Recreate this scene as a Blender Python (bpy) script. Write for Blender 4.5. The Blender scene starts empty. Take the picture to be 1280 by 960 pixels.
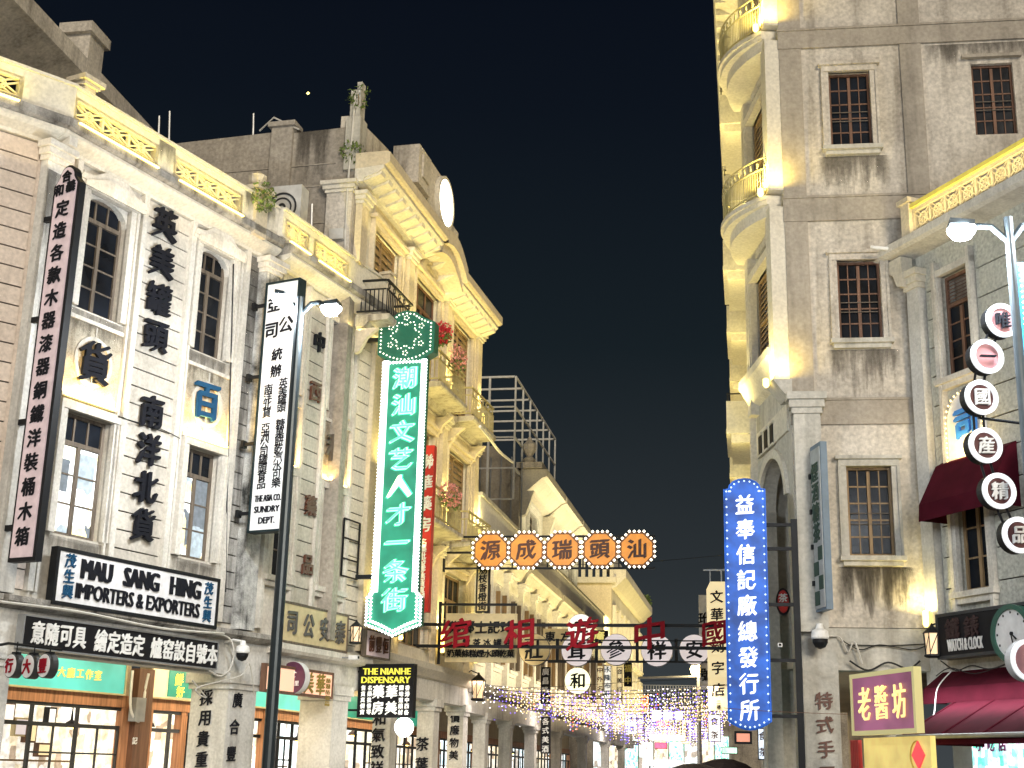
import bpy, math, random
import numpy as np
from math import sin, cos, tan, atan, atan2, hypot, pi, radians
from mathutils import Matrix, Vector
random.seed(7)
SC = bpy.context.scene
COL = SC.collection
# ------------------------------------------------------------------ camera
FPX, CX, CY = 1700.0, 640.0, 480.0
PITCH, ROLL = atan(485/1700.0), 0.024
_r0 = np.array([1, 0, 0.]); _u0 = np.array([0, -sin(PITCH), cos(PITCH)]); _w = np.array([0, cos(PITCH), sin(PITCH)])
_R = cos(ROLL)*_r0 + sin(ROLL)*_u0; _U = -sin(ROLL)*_r0 + cos(ROLL)*_u0
CAM = np.array([0, 0, 1.6])
cam = bpy.data.objects.new('camera', bpy.data.cameras.new('camera')); COL.objects.link(cam)
cam.data.sensor_width = 36; cam.data.lens = FPX/1280*36; cam.data.clip_start = .1; cam.data.clip_end = 3000
cam.matrix_world = Matrix(((_R[0], _U[0], -_w[0], 0), (_R[1], _U[1], -_w[1], 0), (_R[2], _U[2], -_w[2], 1.6), (0, 0, 0, 1)))
SC.camera = cam
# ------------------------------------------------------------------ world: clear night sky over a lit town
wd = bpy.data.worlds.new('World'); SC.world = wd; wd.use_nodes = True
nt = wd.node_tree; nt.nodes.clear()
tc = nt.nodes.new('ShaderNodeTexCoord'); sp = nt.nodes.new('ShaderNodeSeparateXYZ'); rp = nt.nodes.new('ShaderNodeValToRGB')
bg = nt.nodes.new('ShaderNodeBackground'); wo = nt.nodes.new('ShaderNodeOutputWorld')
nt.links.new(tc.outputs['Generated'], sp.inputs[0]); nt.links.new(sp.outputs['Z'], rp.inputs[0])
nt.links.new(rp.outputs[0], bg.inputs[0]); nt.links.new(bg.outputs[0], wo.inputs[0])
el = rp.color_ramp.elements
el[0].position = 0.0; el[0].color = (.062, .072, .078, 1)
el[1].position = 1.0; el[1].color = (.0018, .0028, .0075, 1)
for p_, c_ in ((.14, (.030, .037, .042)), (.30, (.0105, .0170, .022)), (.46, (.0050, .0082, .0145)), (.60, (.0028, .0046, .0105))):
    e_ = el.new(p_); e_.color = (*c_, 1)
bg.inputs[1].default_value = 0.68
SC.view_settings.view_transform = 'Standard'; SC.view_settings.look = 'None'
SC.view_settings.exposure = 0.3; SC.view_settings.gamma = 1.0
SC.cycles.use_denoising = True; SC.cycles.max_bounces = 6; SC.cycles.sample_clamp_indirect = 4
try: SC.cycles.use_light_tree = True
except Exception: pass
# sun lamp added as general fill down the square from behind the photographer
sun = bpy.data.objects.new('town_glow', bpy.data.lights.new('town_glow', 'SUN')); COL.objects.link(sun)
sun.data.energy = 1.75; sun.data.angle = radians(16); sun.data.color = (1.0, .87, .69)
_d = Vector((-.30, 1.0, -.34)); sun.rotation_euler = _d.to_track_quat('-Z', 'Y').to_euler()

# ------------------------------------------------------------------ planes of the place
def ray(x, y): return (x-CX)/FPX*_R - (y-CY)/FPX*_U + _w
def hor(x):
    lo, hi = 0., 3000.
    for _ in range(50):
        m = (lo+hi)/2
        if ray(x, m)[2] > 0: lo = m
        else: hi = m
    return lo
def azdir(x):
    d = ray(x, hor(x))[:2]; return d/hypot(*d)
def rng(x, d): return azdir(x)*d
class Fr:
    """upright plane: x runs right along it, y into it, z up"""
    def __init__(s, Q, a):
        s.Q = np.array(Q, float)[:2]; a = np.array(a, float); s.a = a/hypot(*a); s.n = np.array([s.a[1], -s.a[0]])
        s.M = Matrix.Translation((s.Q[0], s.Q[1], 0)) @ Matrix.Rotation(atan2(s.a[1], s.a[0]), 4, 'Z')
    def at(s, x, y, o=0.):
        r = ray(x, y); Q = s.Q + o*s.n
        t = (Q@s.n)/(r[:2]@s.n); P = CAM + t*r
        return float((P[:2]-s.Q)@s.a), float(P[2])
    def u(s, x, y, o=0.): return s.at(x, y, o)[0]
    def z(s, x, y, o=0.): return s.at(x, y, o)[1]
    def pt(s, u, o=0.): return s.Q + u*s.a + o*s.n
    def h(s, x, y, hp, o=0.): return s.z(x, y-hp/2, o) - s.z(x, y+hp/2, o)
    def wpx(s, x, y, wp, o=0.): return s.u(x+wp/2, y, o) - s.u(x-wp/2, y, o)
    def perp_right(s, u, o=0.): return Fr(s.pt(u, o), s.n)      # plane across the street off a left-hand wall
    def perp_left(s, u, o=0.): return Fr(s.pt(u, o), -s.n)
def plane_vp(vp, Q, flip=False):
    a = azdir(vp); return Fr(Q, -a if flip else a)
QA = rng(322, 31)
A1 = plane_vp(1560, QA); A2 = plane_vp(1370, QA)
A0 = plane_vp(2620, A1.pt(A1.u(40, 400)))
QB = A2.pt(A2.u(465, 600)); B = plane_vp(1070, QB)
QC = B.pt(B.u(592, 600)); C = plane_vp(960, QC)
ST = azdir(950); XS = np.array([ST[1], -ST[0]])                 # street direction and the way across it
QD = rng(1000, 29); D = plane_vp(-12000, QD, True)
QE = D.pt(D.u(1150, 600)); Ef = plane_vp(-50, QE, True)
def across(depth):                                                # plane across the street at a depth down it
    return Fr(ST*depth, XS)

# ------------------------------------------------------------------ materials
MATS = {}
def _new(name):
    m = bpy.data.materials.new(name); m.use_nodes = True; n = m.node_tree
    b = n.nodes['Principled BSDF']; MATS[name] = m; return m, n, b
def plaster(name, col, dark=None, stain=.45, scale=1.0, bump=.25, rough=.9, streak=.5, speck=0.):
    """mineral wall finish: broad mottling, rain streaks, fine grain"""
    m, n, b = _new(name); N = n.nodes; L = n.links
    dark = dark or tuple(c*.38 for c in col)
    geo = N.new('ShaderNodeNewGeometry')
    n1 = N.new('ShaderNodeTexNoise'); n1.inputs['Scale'].default_value = .55*scale; n1.inputs['Detail'].default_value = 9; n1.inputs['Roughness'].default_value = .68
    L.new(geo.outputs['Position'], n1.inputs['Vector'])
    mp = N.new('ShaderNodeMapping'); mp.inputs['Scale'].default_value = (2.6*scale, 2.6*scale, .22*scale); L.new(geo.outputs['Position'], mp.inputs['Vector'])
    n2 = N.new('ShaderNodeTexNoise'); n2.inputs['Scale'].default_value = 1.0; n2.inputs['Detail'].default_value = 7; n2.inputs['Roughness'].default_value = .6
    L.new(mp.outputs[0], n2.inputs['Vector'])
    r1 = N.new('ShaderNodeValToRGB'); r1.color_ramp.elements[0].position = .40; r1.color_ramp.elements[1].position = .68; L.new(n1.outputs[0], r1.inputs[0])
    r2 = N.new('ShaderNodeValToRGB'); r2.color_ramp.elements[0].position = .50; r2.color_ramp.elements[1].position = .74; L.new(n2.outputs[0], r2.inputs[0])
    ad = N.new('ShaderNodeMath'); ad.operation = 'MULTIPLY_ADD'; ad.inputs[1].default_value = streak; L.new(r2.outputs[0], ad.inputs[0])
    mu = N.new('ShaderNodeMath'); mu.operation = 'MULTIPLY'; mu.inputs[1].default_value = 1-streak*.5; L.new(r1.outputs[0], mu.inputs[0]); L.new(mu.outputs[0], ad.inputs[2])
    fa = N.new('ShaderNodeMath'); fa.operation = 'MULTIPLY'; fa.use_clamp = True; fa.inputs[1].default_value = stain; L.new(ad.outputs[0], fa.inputs[0])
    mx = N.new('ShaderNodeMix'); mx.data_type = 'RGBA'; mx.inputs[6].default_value = (*col, 1); mx.inputs[7].default_value = (*dark, 1); L.new(fa.outputs[0], mx.inputs[0])
    n3 = N.new('ShaderNodeTexNoise'); n3.inputs['Scale'].default_value = 14*scale; n3.inputs['Detail'].default_value = 6; L.new(geo.outputs['Position'], n3.inputs['Vector'])
    r3 = N.new('ShaderNodeMapRange'); r3.inputs[1].default_value = .3; r3.inputs[2].default_value = .7; r3.inputs[3].default_value = .84-speck; r3.inputs[4].default_value = 1.10+speck; L.new(n3.outputs[0], r3.inputs[0])
    m2 = N.new('ShaderNodeMix'); m2.data_type = 'RGBA'; m2.blend_type = 'MULTIPLY'; m2.inputs[0].default_value = 1; L.new(mx.outputs[2], m2.inputs[6]); L.new(r3.outputs[0], m2.inputs[7])
    L.new(m2.outputs[2], b.inputs['Base Color']); b.inputs['Roughness'].default_value = rough
    bp = N.new('ShaderNodeBump'); bp.inputs['Strength'].default_value = bump; bp.inputs['Distance'].default_value = .03
    am = N.new('ShaderNodeMath'); am.operation = 'ADD'; L.new(n3.outputs[0], am.inputs[0]); L.new(n1.outputs[0], am.inputs[1]); L.new(am.outputs[0], bp.inputs['Height']); L.new(bp.outputs[0], b.inputs['Normal'])
    return m
def rain_stain():
    m, n, b = _new('rain_stain'); N = n.nodes; L = n.links; b.inputs['Base Color'].default_value = (.06, .052, .042, 1); b.inputs['Roughness'].default_value = 1; b.inputs['Specular IOR Level'].default_value = 0
    tcn = N.new('ShaderNodeTexCoord'); sx = N.new('ShaderNodeSeparateXYZ'); L.new(tcn.outputs['Generated'], sx.inputs[0])
    geo = N.new('ShaderNodeNewGeometry'); mp = N.new('ShaderNodeMapping'); mp.inputs['Scale'].default_value = (5.5, 5.5, .7); L.new(geo.outputs['Position'], mp.inputs['Vector'])
    ns = N.new('ShaderNodeTexNoise'); ns.inputs['Scale'].default_value = 1; ns.inputs['Detail'].default_value = 8; ns.inputs['Roughness'].default_value = .65; L.new(mp.outputs[0], ns.inputs['Vector'])
    a = N.new('ShaderNodeMath'); a.operation = 'MULTIPLY_ADD'; a.inputs[1].default_value = .42; a.inputs[2].default_value = -.40; L.new(sx.outputs['Z'], a.inputs[0])
    c = N.new('ShaderNodeMath'); c.operation = 'ADD'; L.new(a.outputs[0], c.inputs[0]); L.new(ns.outputs[0], c.inputs[1])
    r = N.new('ShaderNodeMapRange'); r.inputs[1].default_value = .22; r.inputs[2].default_value = .50; r.inputs[4].default_value = .30; L.new(c.outputs[0], r.inputs[0])
    ex = N.new('ShaderNodeMath'); ex.operation = 'PINGPONG'; ex.inputs[1].default_value = .5; L.new(sx.outputs['X'], ex.inputs[0]); er = N.new('ShaderNodeMapRange'); er.inputs[2].default_value = .10; L.new(ex.outputs[0], er.inputs[0])
    mm = N.new('ShaderNodeMath'); mm.operation = 'MULTIPLY'; L.new(r.outputs[0], mm.inputs[0]); L.new(er.outputs[0], mm.inputs[1]); L.new(mm.outputs[0], b.inputs['Alpha'])
    return m
def paint(name, col, rough=.5, metal=0., var=.12, scale=6., bump=0., spec=.5):
    m, n, b = _new(name); N = n.nodes; L = n.links
    geo = N.new('ShaderNodeNewGeometry'); ns = N.new('ShaderNodeTexNoise'); ns.inputs['Scale'].default_value = scale; ns.inputs['Detail'].default_value = 5
    L.new(geo.outputs['Position'], ns.inputs['Vector'])
    mr = N.new('ShaderNodeMapRange'); mr.inputs[1].default_value = .3; mr.inputs[2].default_value = .7; mr.inputs[3].default_value = 1-var; mr.inputs[4].default_value = 1+var; L.new(ns.outputs[0], mr.inputs[0])
    mx = N.new('ShaderNodeMix'); mx.data_type = 'RGBA'; mx.blend_type = 'MULTIPLY'; mx.inputs[0].default_value = 1; mx.inputs[6].default_value = (*col, 1); L.new(mr.outputs[0], mx.inputs[7])
    L.new(mx.outputs[2], b.inputs['Base Color']); b.inputs['Roughness'].default_value = rough; b.inputs['Metallic'].default_value = metal
    b.inputs['Specular IOR Level'].default_value = spec
    if bump:
        bp = N.new('ShaderNodeBump'); bp.inputs['Strength'].default_value = bump; bp.inputs['Distance'].default_value = .02; L.new(ns.outputs[0], bp.inputs['Height']); L.new(bp.outputs[0], b.inputs['Normal'])
    return m
def glow(name, col, strength, base=None, sample=False, var=0., scale=3.):
    m, n, b = _new(name); N = n.nodes; L = n.links
    b.inputs['Base Color'].default_value = (*(base or col), 1); b.inputs['Emission Color'].default_value = (*col, 1); b.inputs['Emission Strength'].default_value = strength; b.inputs['Roughness'].default_value = .4
    if var:
        geo = N.new('ShaderNodeNewGeometry'); ns = N.new('ShaderNodeTexNoise'); ns.inputs['Scale'].default_value = scale; ns.inputs['Detail'].default_value = 3; L.new(geo.outputs['Position'], ns.inputs['Vector'])
        mr = N.new('ShaderNodeMapRange'); mr.inputs[1].default_value = .35; mr.inputs[2].default_value = .65; mr.inputs[3].default_value = strength*(1-var); mr.inputs[4].default_value = strength*(1+var); L.new(ns.outputs[0], mr.inputs[0]); L.new(mr.outputs[0], b.inputs['Emission Strength'])
    if not sample: m.cycles.emission_sampling = 'NONE'
    return m
def lit_room(name, cols, strength, scale=2.2):
    """things seen behind a lit shop window: shelves and goods as soft coloured patches"""
    m, n, b = _new(name); N = n.nodes; L = n.links
    geo = N.new('ShaderNodeNewGeometry'); mp = N.new('ShaderNodeMapping'); mp.inputs['Scale'].default_value = (1.6, 1.6, 1.0); L.new(geo.outputs['Position'], mp.inputs['Vector'])
    vo = N.new('ShaderNodeTexVoronoi'); vo.distance = 'CHEBYCHEV'; vo.inputs['Scale'].default_value = scale; vo.inputs['Randomness'].default_value = .6; L.new(mp.outputs[0], vo.inputs['Vector'])
    sx = N.new('ShaderNodeSeparateXYZ'); L.new(vo.outputs['Color'], sx.inputs[0])
    rp = N.new('ShaderNodeValToRGB'); rp.color_ramp.interpolation = 'CONSTANT'
    rp.color_ramp.elements[0].color = (*cols[0], 1); rp.color_ramp.elements[1].position = .99; rp.color_ramp.elements[1].color = (*cols[-1], 1)
    for i, c in enumerate(cols[1:], 1):
        e = rp.color_ramp.elements.new(i/len(cols)); e.color = (*c, 1)
    L.new(sx.outputs[0], rp.inputs[0]); L.new(rp.outputs[0], b.inputs['Emission Color']); L.new(rp.outputs[0], b.inputs['Base Color'])
    ns = N.new('ShaderNodeTexNoise'); ns.inputs['Scale'].default_value = 9; L.new(geo.outputs['Position'], ns.inputs['Vector'])
    mr = N.new('ShaderNodeMapRange'); mr.inputs[1].default_value = .35; mr.inputs[2].default_value = .65; mr.inputs[3].default_value = strength*.6; mr.inputs[4].default_value = strength*1.3; L.new(ns.outputs[0], mr.inputs[0]); L.new(mr.outputs[0], b.inputs['Emission Strength'])
    m.cycles.emission_sampling = 'NONE'
    return m
def wood(name, col, sc=1.):
    m, n, b = _new(name); N = n.nodes; L = n.links
    geo = N.new('ShaderNodeNewGeometry'); mp = N.new('ShaderNodeMapping'); mp.inputs['Scale'].default_value = (18*sc, 18*sc, 1.2*sc); L.new(geo.outputs['Position'], mp.inputs['Vector'])
    ns = N.new('ShaderNodeTexNoise'); ns.inputs['Scale'].default_value = 1; ns.inputs['Detail'].default_value = 6; L.new(mp.outputs[0], ns.inputs['Vector'])
    rp = N.new('ShaderNodeValToRGB'); rp.color_ramp.elements[0].position = .3; rp.color_ramp.elements[1].position = .75
    rp.color_ramp.elements[0].color = (*[c*.55 for c in col], 1); rp.color_ramp.elements[1].color = (*[min(1, c*1.3) for c in col], 1)
    L.new(ns.outputs[0], rp.inputs[0]); L.new(rp.outputs[0], b.inputs['Base Color']); b.inputs['Roughness'].default_value = .65
    return m
def glass(name, col=(.02, .024, .03), rough=.12):
    m, n, b = _new(name); N = n.nodes; L = n.links
    geo = N.new('ShaderNodeNewGeometry'); ns = N.new('ShaderNodeTexNoise'); ns.inputs['Scale'].default_value = .9; ns.inputs['Detail'].default_value = 3; L.new(geo.outputs['Position'], ns.inputs['Vector'])
    rp = N.new('ShaderNodeValToRGB'); rp.color_ramp.elements[0].position = .35; rp.color_ramp.elements[1].position = .7
    rp.color_ramp.elements[0].color = (*[c*.5 for c in col], 1); rp.color_ramp.elements[1].color = (*[c*2.2 for c in col], 1)
    L.new(ns.outputs[0], rp.inputs[0]); L.new(rp.outputs[0], b.inputs['Base Color']); b.inputs['Roughness'].default_value = rough; b.inputs['Specular IOR Level'].default_value = .12
    n2 = N.new('ShaderNodeTexNoise'); n2.inputs['Scale'].default_value = 2.5; L.new(geo.outputs['Position'], n2.inputs['Vector'])
    bp = N.new('ShaderNodeBump'); bp.inputs['Strength'].default_value = .12; bp.inputs['Distance'].default_value = .05; L.new(n2.outputs[0], bp.inputs['Height']); L.new(bp.outputs[0], b.inputs['Normal'])
    return m
STONE = plaster('pinkish_washed_stone', (.74, .64, .55), (.32, .26, .21), .6, 1.0, .15, streak=.35)
STONE2 = plaster('pale_washed_stone', (.64, .60, .52), (.24, .21, .17), .75, 1.0, .15, streak=.35)
MOLD = plaster('white_moulding', (.72, .69, .62), (.26, .23, .19), .65, 1.3, .1, streak=.5)
CREAM = plaster('cream_render', (.66, .58, .43), (.40, .32, .20), .45, 1.0, .15, streak=.5)
CREAM3 = plaster('dirty_cream_render', (.52, .49, .40), (.12, .10, .08), .9, 2.2, .3, streak=.6)
CREAM2 = plaster('pale_cream_render', (.70, .66, .56), (.42, .37, .28), .45, 1.0, .15, streak=.5)
MOSS = plaster('weathered_ledge', (.42, .40, .36), (.06, .055, .05), 1.2, 2.2, .5, streak=.5)
BLACKENED = plaster('blackened_stone', (.46, .45, .42), (.045, .045, .045), .95, 1.5, .5, streak=.6)
CONC = plaster('old_concrete', (.64, .59, .51), (.26, .23, .19), 1.0, .9, .45, streak=.8, speck=.08)
CONC_D = plaster('brown_concrete', (.43, .385, .32), (.17, .15, .12), .8, .9, .35, streak=.6)
CONC_L = plaster('pale_concrete', (.56, .54, .48), (.20, .19, .16), .75, .9, .25, streak=.8)
GREYW = plaster('grey_party_wall', (.40, .36, .30), (.07, .06, .052), .9, .8, .5, streak=.5, speck=.08)
PEBBLE = plaster('pebbledash', (.50, .50, .44), (.27, .26, .22), .5, 1.0, .6, streak=.3, speck=.12)
PILLAR = plaster('pillar_render', (.66, .65, .61), (.24, .23, .21), .7, 1.2, .15, streak=.7)
CARVED = plaster('roughcast_panel', (.60, .54, .42), (.16, .13, .09), .8, 5., 1.0, streak=.1, speck=.2); MORTAR = plaster('dark_joint', (.05, .045, .04)); PEEL = plaster('peeling_white_column', (.66, .66, .63), (.035, .037, .035), 1.3, 2.6, .6, streak=.4)
WHITEW = plaster('white_wall', (.74, .73, .70), (.45, .43, .38), .4, 1.0, .12, streak=.6)
WOODW = wood('grey_brown_wood', (.15, .12, .09)); WOODR = wood('red_brown_wood', (.17, .085, .05)); WOODO = wood('orange_wood', (.52, .25, .13))
WOODY = wood('yellow_brown_wood', (.30, .20, .10))
GLASS = glass('dark_glass', (.006, .008, .012), .22)
IRON = paint('black_iron', (.012, .013, .015), .5, .0, spec=.2); INK = paint('black_lettering', (.010, .011, .016), .6, spec=.15)
BROWNINK = paint('brown_lettering', (.10, .035, .02), .5); DARKSIGN = paint('black_sign_face', (.012, .012, .014), .5, spec=.15)
SIGNW = paint('grey_white_sign_face', (.74, .74, .75), .5); PINKW = paint('pinkish_sign_face', (.80, .66, .72), .5)
WHITEP = paint('white_paint', (.78, .78, .76), .5); YELLOWP = paint('yellow_paint', (.75, .65, .15), .5); RAILP = paint('cream_railing_paint', (.48, .42, .20), .5); BLUEP = paint('blue_lettering', (.012, .07, .15), .6, spec=.2)
CREAMS = paint('cream_sign_face', (.62, .52, .30), .5); REDP = paint('red_paint', (.50, .03, .025), .45); REDCH = paint('red_characters', (.27, .006, .018), .75, spec=.2)
MAROON = paint('maroon_canvas', (.060, .006, .013), .95, spec=.08, var=.2, scale=2.5, bump=.2); CAGE = paint('pale_cage_paint', (.62, .62, .60), .6); STEEL = paint('grey_steel', (.35, .36, .37), .4, .6)
DARKGREY = paint('dark_grey_metal', (.06, .062, .065), .4, .5); POLE = paint('dark_pole_paint', (.03, .04, .045), .35, .4)
CABLE = paint('pale_cable', (.55, .53, .48), .6); BCABLE = paint('black_cable', (.02, .02, .02), .6)
GREENS = glow('green_sign_face', (.035, .42, .25), .55, (.01, .10, .06), var=.35, scale=1.5); GREEND = paint('dark_green_face', (.010, .12, .075), .45)
NEONG = glow('green_neon', (.42, 1.0, .66), 1.35); NEONC = glow('mint_letter_face', (.14, .72, .44), .75); NEONH = glow('green_halo_glow', (.05, .66, .38), .8)
BULB = glow('warm_white_bulb', (1.0, .93, .75), 3.0); BULBC = glow('cool_white_bulb', (.90, 1.0, .96), 2.6)
BULBS = glow('soft_blue_white_bulb', (.70, .88, 1.), .85); BULBY = glow('yellow_bulb', (1., .75, .30), 3.0); BULBV = glow('violet_bulb', (.25, .16, 1.0), 1.8); BULBR = glow('red_bulb', (1., .14, .08), 2.4)
LAMPW = glow('lamp_lens', (.93, .97, 1.), 40); ORANGE = glow('orange_sign_face', (1.0, .36, .035), .70, (.15, .06, .01), var=.15, scale=3)
BLUES = glow('blue_sign_face', (.012, .125, .60), .55, (.005, .03, .16), var=.6, scale=2.2); LEDY = glow('yellow_led', (1., .74, .18), 5)
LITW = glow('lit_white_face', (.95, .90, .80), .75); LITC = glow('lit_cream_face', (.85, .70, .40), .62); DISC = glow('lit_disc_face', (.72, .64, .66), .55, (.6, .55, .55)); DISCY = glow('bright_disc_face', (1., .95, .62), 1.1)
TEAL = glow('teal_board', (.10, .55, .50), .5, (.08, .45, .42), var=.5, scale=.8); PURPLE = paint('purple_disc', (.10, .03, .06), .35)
SHOP_W = lit_room('warm_shop_interior', [(.95, .90, .74), (1, .97, .88), (.9, .8, .58), (.98, .95, .85), (.5, .4, .3), (1, .98, .92)], .62, 3.2)
SHOP_C = lit_room('cool_shop_interior', [(.85, .95, 1.), (.6, .75, .8), (1, 1, 1), (.4, .35, .3), (.8, .9, .9)], .95)
SCR = lit_room('screen_colours', [(.55, 1., .85), (.8, 1., .95), (.15, .9, .6), (1, .75, .95), (.9, 1, 1), (.3, .85, .8)], 1.0, 6.)
REFLWIN = lit_room('lit_pane_reflection', [(.9, .97, 1.), (.95, .95, .80), (1, 1, 1), (.80, .72, .40), (.30, .36, .40), (.95, 1, 1), (.12, .14, .16)], .8, 1.5)  # reflected white light and lit room put into the panes' own emission
LEAF = paint('leaf_green', (.10, .15, .03), .7, var=.5, scale=20); PETAL = paint('red_petals', (.62, .03, .05), .6, var=.4, scale=20); PETALP = paint('pink_petals', (.70, .30, .28), .6, var=.4, scale=20)
ACW = paint('ac_white', (.55, .54, .50), .5)

STAIN = rain_stain()
# ------------------------------------------------------------------ mesh helpers
class MB:
    def __init__(s): s.v = []; s.f = []
    def add(s, vs, fs):
        b = len(s.v); s.v += [tuple(v) for v in vs]; s.f += [tuple(i+b for i in f) for f in fs]; return s
    def box(s, x0, x1, y0, y1, z0, z1):
        if x0 > x1: x0, x1 = x1, x0
        if y0 > y1: y0, y1 = y1, y0
        if z0 > z1: z0, z1 = z1, z0
        return s.add([(x0, y0, z0), (x1, y0, z0), (x1, y1, z0), (x0, y1, z0), (x0, y0, z1), (x1, y0, z1), (x1, y1, z1), (x0, y1, z1)],
                     [(0, 3, 2, 1), (4, 5, 6, 7), (0, 1, 5, 4), (1, 2, 6, 5), (2, 3, 7, 6), (3, 0, 4, 7)])
    def prism(s, pts, y0, y1):                   # outline in (x,z), counter-clockwise seen from the front (-y)
        n = len(pts)
        if sum(pts[i][0]*pts[(i+1) % n][1]-pts[(i+1) % n][0]*pts[i][1] for i in range(n)) < 0: pts = pts[::-1]
        return s.add([(x, y0, z) for x, z in pts]+[(x, y1, z) for x, z in pts],
                     [tuple(range(n)), tuple(range(2*n-1, n-1, -1))]+[(i, i+n, (i+1) % n+n, (i+1) % n) for i in range(n)])
    def profile(s, pts, x0, x1):                 # outline in (y,z) run along x
        n = len(pts)
        if sum(pts[i][0]*pts[(i+1) % n][1]-pts[(i+1) % n][0]*pts[i][1] for i in range(n)) < 0: pts = pts[::-1]
        return s.add([(x1, y, z) for y, z in pts]+[(x0, y, z) for y, z in pts],
                     [tuple(range(n)), tuple(range(2*n-1, n-1, -1))]+[(i, i+n, (i+1) % n+n, (i+1) % n) for i in range(n)])
    def tube(s, pts, r, k=6, r1=None):
        pts = [Vector(p) for p in pts]; n = len(pts); b = len(s.v)
        for i, p in enumerate(pts):
            t = (pts[min(i+1, n-1)]-pts[max(i-1, 0)]).normalized()
            a = t.cross(Vector((0, 0, 1)));
            if a.length < .1: a = t.cross(Vector((1, 0, 0)))
            a.normalize(); c = t.cross(a); rr = r if r1 is None else r+(r1-r)*i/max(1, n-1)
            for j in range(k):
                q = p+a*rr*cos(2*pi*j/k)+c*rr*sin(2*pi*j/k); s.v.append(tuple(q))
        for i in range(n-1):
            for j in range(k):
                j2 = (j+1) % k; s.f.append((b+i*k+j, b+i*k+j2, b+(i+1)*k+j2, b+(i+1)*k+j))
        s.f.append(tuple(b+j for j in range(k-1, -1, -1))); s.f.append(tuple(b+(n-1)*k+j for j in range(k)))
        return s
    def ring(s, cx, y0, y1, cz, r0, r1, k=28, a0=0., a1=2*pi):      # flat ring in the xz plane with thickness y0..y1
        full = abs(a1-a0-2*pi) < 1e-6; n = k if full else k+1; b = len(s.v)
        for i in range(n):
            a = a0+(a1-a0)*i/k
            for (r, y) in ((r0, y0), (r1, y0), (r1, y1), (r0, y1)): s.v.append((cx+r*cos(a), y, cz+r*sin(a)))
        for i in range(k):
            j = (i+1) % n
            for q in range(4):
                q2 = (q+1) % 4; s.f.append((b+i*4+q, b+i*4+q2, b+j*4+q2, b+j*4+q))
        return s
    def disc(s, cx, y0, y1, cz, r, k=28, rz=None):
        rz = rz or r
        return s.prism([(cx+r*cos(2*pi*i/k), cz+rz*sin(2*pi*i/k)) for i in range(k)], y0, y1)
    def lathe(s, prof, c=(0, 0, 0), k=10):       # (r,z) about a vertical axis
        b = len(s.v); n = len(prof)
        for (r, z) in prof:
            for j in range(k): s.v.append((c[0]+r*cos(2*pi*j/k), c[1]+r*sin(2*pi*j/k), c[2]+z))
        for i in range(n-1):
            for j in range(k):
                j2 = (j+1) % k; s.f.append((b+i*k+j, b+i*k+j2, b+(i+1)*k+j2, b+(i+1)*k+j))
        s.f.append(tuple(b+j for j in range(k-1, -1, -1))); s.f.append(tuple(b+(n-1)*k+j for j in range(k)))
        return s
    def blob(s, x, y, z, r):                     # small bulb
        return s.add([(x-r, y, z), (x+r, y, z), (x, y-r, z), (x, y+r, z), (x, y, z-r), (x, y, z+r)],
                     [(0, 2, 5), (2, 1, 5), (1, 3, 5), (3, 0, 5), (2, 0, 4), (1, 2, 4), (3, 1, 4), (0, 3, 4)])
    def wall(s, x0, x1, z0, z1, y0, y1, holes=()):
        xs = sorted({x0, x1} | {min(max(h[i], x0), x1) for h in holes for i in (0, 1)}); zs = sorted({z0, z1} | {min(max(h[i], z0), z1) for h in holes for i in (2, 3)})
        def solid(a, b, c, d):
            mx, mz = (a+b)/2, (c+d)/2
            return not any(h[0] < mx < h[1] and h[2] < mz < h[3] for h in holes)
        for i in range(len(xs)-1):
            j = 0
            while j < len(zs)-1:
                if solid(xs[i], xs[i+1], zs[j], zs[j+1]):
                    k = j
                    while k+1 < len(zs)-1 and solid(xs[i], xs[i+1], zs[k+1], zs[k+2]): k += 1
                    s.box(xs[i], xs[i+1], y0, y1, zs[j], zs[k+1]); j = k+1
                else: j += 1
        return s
    def archfill(s, x0, x1, zs, zt, y0, y1, k=8):  # spandrels between a segmental arch and the square head
        c = (x0+x1)/2; w = (x1-x0)/2
        P = [(c-w*cos(pi*i/k), zs+(zt-zs)*sin(pi*i/k)**.9) for i in range(k+1)]
        for i in range(k):
            (xa, za), (xb, zb) = P[i], P[i+1]
            if zt-za < 1e-4 and zt-zb < 1e-4: continue
            s.prism([(xa, za), (xb, zb), (xb, zt+.001), (xa, zt+.001)], y0, y1)
        return s
    def glyph(s, ch, cx, y, cz, w, h=None, depth=.02, bold=.028, shear=.05, em=True):
        h = h or w; vs, fs, bb = glyph_data(ch)
        x0, x1, z0, z1 = bb; gx, gz = (x0+x1)/2, (z0+z1)/2
        if em: sx, sz = w, h
        else: sx, sz = w/(x1-x0), h/(z1-z0)
        sh = [(0, 0)] if bold <= 0 else [(-bold, -bold*.75), (0, 0), (bold, bold*.75)]
        for q, (dx, dz) in enumerate(sh):
            o = np.empty_like(vs); X = vs[:, 0]-gx; Z = vs[:, 1]-gz
            o[:, 0] = cx+X*sx+dx*(sz if not em else sx); o[:, 2] = cz+Z*sz+shear*X*sx+dz*sz
            o[:, 1] = y+(vs[:, 2]-.5)*depth-q*min(.0012, depth*.15)
            s.add(o.tolist(), fs)
        return s
_GL = {}
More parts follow.
